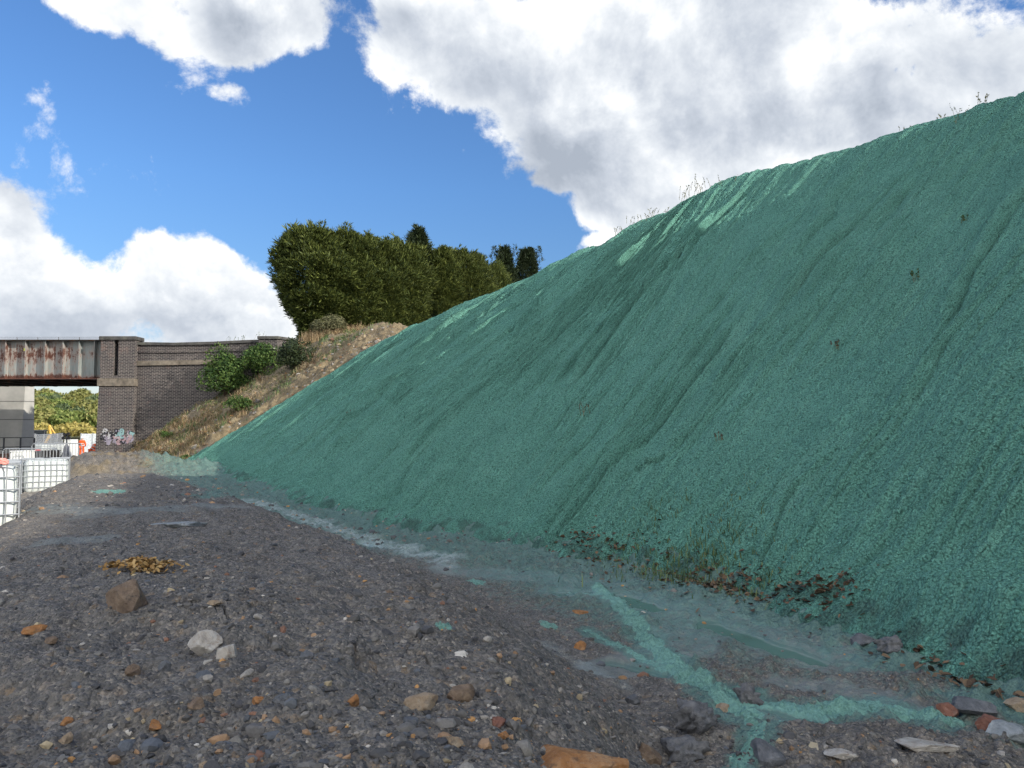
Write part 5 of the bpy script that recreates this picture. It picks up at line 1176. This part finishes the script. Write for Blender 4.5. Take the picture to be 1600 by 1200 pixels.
# ---------------------------------------------------------------- the two workers
def skin_mesh(name, pts, edges, m, parent, root=0, sub=2):
    me = bpy.data.meshes.new(name); me.from_pydata([p[:3] for p in pts], edges, []); me.materials.append(m)
    o = bpy.data.objects.new(name, me); C.objects.link(o); o.parent = parent
    sk = o.modifiers.new('skin', 'SKIN'); sk.use_smooth_shade = True
    for i, p in enumerate(pts):
        r_ = p[3]; me.skin_vertices[0].data[i].radius = (r_, r_) if not isinstance(r_, tuple) else r_
    me.skin_vertices[0].data[root].use_root = True; o.modifiers.new('sub', 'SUBSURF').levels = sub; o.modifiers['sub'].render_levels = sub; return o
def worker(loc, rz, lab, crouch=False):
    rt = empty('person', loc, rz, label=lab, cat='person', group='workers in orange')
    if not crouch:   # standing with back to the camera, hands together in front
        J = dict(pel=(0, 0, .95), ch=(0, 0, 1.28), nk=(0, -.01, 1.47), hd=(0, .02, 1.62), shl=(-.19, 0, 1.40), ell=(-.27, .03, 1.12), wrl=(-.20, .20, .98), shr=(.19, 0, 1.40), elr=(.27, .03, 1.12), wrr=(.20, .20, .98),
                 hpl=(-.09, 0, .90), knl=(-.12, .02, .50), anl=(-.14, -.02, .09), tol=(-.15, .14, .04), hpr=(.09, 0, .90), knr=(.12, .03, .50), anr=(.14, -.02, .09), tor=(.15, .14, .04))
    else:            # crouching, bent forward over the work
        J = dict(pel=(0, -.15, .48), ch=(0, .08, .76), nk=(0, .20, .90), hd=(0, .28, 1.02), shl=(-.18, .14, .86), ell=(-.24, .26, .62), wrl=(-.12, .42, .48), shr=(.18, .14, .86), elr=(.24, .26, .62), wrr=(.12, .42, .48),
                 hpl=(-.09, -.13, .46), knl=(-.15, .25, .50), anl=(-.14, .04, .09), tol=(-.15, .20, .04), hpr=(.09, -.13, .46), knr=(.15, .22, .36), anr=(.14, -.12, .10), tor=(.15, .02, .04))
    rad_ = dict(pel=(.14, .10), ch=(.15, .10), nk=.052, hd=.085, shl=.062, ell=.045, wrl=.03, shr=.062, elr=.045, wrr=.03, hpl=.085, knl=.058, anl=.04, tol=.035, hpr=.085, knr=.058, anr=.04, tor=.035)
    E_ = [('pel', 'ch'), ('ch', 'nk'), ('nk', 'hd'), ('ch', 'shl'), ('shl', 'ell'), ('ell', 'wrl'), ('ch', 'shr'), ('shr', 'elr'), ('elr', 'wrr'), ('pel', 'hpl'), ('hpl', 'knl'), ('knl', 'anl'), ('anl', 'tol'), ('pel', 'hpr'), ('hpr', 'knr'), ('knr', 'anr'), ('anr', 'tor')]
    def net(keys, grow=0.0, m=None, name='body', root='pel', extra=()):
        idx = {k: i for i, k in enumerate(keys)}; pts = [(*J[k], tuple(q+grow for q in rad_[k]) if isinstance(rad_[k], tuple) else rad_[k]+grow) for k in keys]
        ed = [(idx[a], idx[b]) for a, b in E_ if a in idx and b in idx]
        for (a, dirv, r_) in extra: pts.append((*(np.array(J[a])+np.array(dirv)), r_)); ed.append((idx[a], len(pts)-1))
        return skin_mesh(name, pts, ed, m, rt, idx[root], 1 if grow else 2)
    fing = [(w_, (sx*(.02*k-.03), .075-.006*abs(k-1.5), -.055), .009) for w_, sx in (('wrl', 1), ('wrr', 1)) for k in range(4)]+[('wrl', (.045, .02, -.01), .010), ('wrr', (-.045, .02, -.01), .010)]
    net(list(J), 0, m_skin, 'body', 'pel', fing)
    net(['ch', 'nk', 'pel', 'shl', 'ell', 'wrl', 'shr', 'elr', 'wrr'], .022, m_hivis, 'jacket', 'pel'); net(['pel', 'hpl', 'knl', 'anl', 'hpr', 'knr', 'anr'], .024, m_hivis, 'trousers', 'pel')
    for s_ in ('l', 'r'):
        a, b = Vector(J['an'+s_]), Vector(J['to'+s_]); skin_mesh('boot', [(*(a+Vector((0, 0, .06))), .058), (*a, .062), (*b, .052)], [(0, 1), (1, 2)], m_boot, rt, 0, 1)
    hd = Vector(J['hd']); h_ = MB(); n = 14; rg = []
    for i in range(6):
        ph = i/5*math.pi/2
        for k in range(n): a = 2*math.pi*k/n; rg.append((hd.x+math.cos(a)*.125*math.cos(ph), hd.y+math.sin(a)*.145*math.cos(ph), hd.z+.045+.115*math.sin(ph)))
    h_.add(rg, [(i*n+k, i*n+(k+1) % n, (i+1)*n+(k+1) % n, (i+1)*n+k) for i in range(5) for k in range(n)]); h_.tube([(hd.x, hd.y+.02, hd.z+.035), (hd.x, hd.y+.02, hd.z+.05)], .155, 14); h_.build('helmet', m_helm if not crouch else simple('navy_helmet', (.03, .04, .09), .4), rt, smooth=True)
    ch, pl = Vector(J['ch']), Vector(J['pel']); tb = MB()
    for q in (.25, .75):
        c = pl.lerp(ch, q); ax = (ch-pl).normalized(); a1_ = Vector((1, 0, 0)); a2_ = ax.cross(a1_); n = 16
        tb.add([c+ax*dz_+a1_*math.cos(2*math.pi*k/n)*.185+a2_*math.sin(2*math.pi*k/n)*.14 for dz_ in (-.025, .025) for k in range(n)], [(k, (k+1) % n, n+(k+1) % n, n+k) for k in range(n)])
    tb.build('reflective_bands', m_refl, rt)
    fc = MB(); 
    for (dx, dz_, r_) in ((-.032, .012, .011), (.032, .012, .011)): fc.tube([(hd.x+dx, hd.y+.075, hd.z+dz_), (hd.x+dx, hd.y+.088, hd.z+dz_)], r_, 8)
    fc.build('eyes', m_boot, rt)
    MB().tube([(hd.x, hd.y+.07, hd.z+.01), (hd.x, hd.y+.105, hd.z-.02)], [.010, .018], 6).tube([(hd.x-.03, hd.y+.075, hd.z-.045), (hd.x+.03, hd.y+.075, hd.z-.045)], .007, 5).box((hd.x-.09, hd.y, hd.z-.005), (.02, .035, .055)).box((hd.x+.09, hd.y, hd.z-.005), (.02, .035, .055)).build('face', m_skin, rt)
for (px, d, rz, cr, lab) in [(130, 64, R(4), False, 'worker in orange overalls and white helmet standing with back turned beside the brick tower'), (148, 55, R(-30), True, 'worker in orange crouching behind the dry grass at the foot of the brick tower')]:
    x_ = WX(px, d); worker((x_, d, zg(x_, d)), rz, lab, cr)
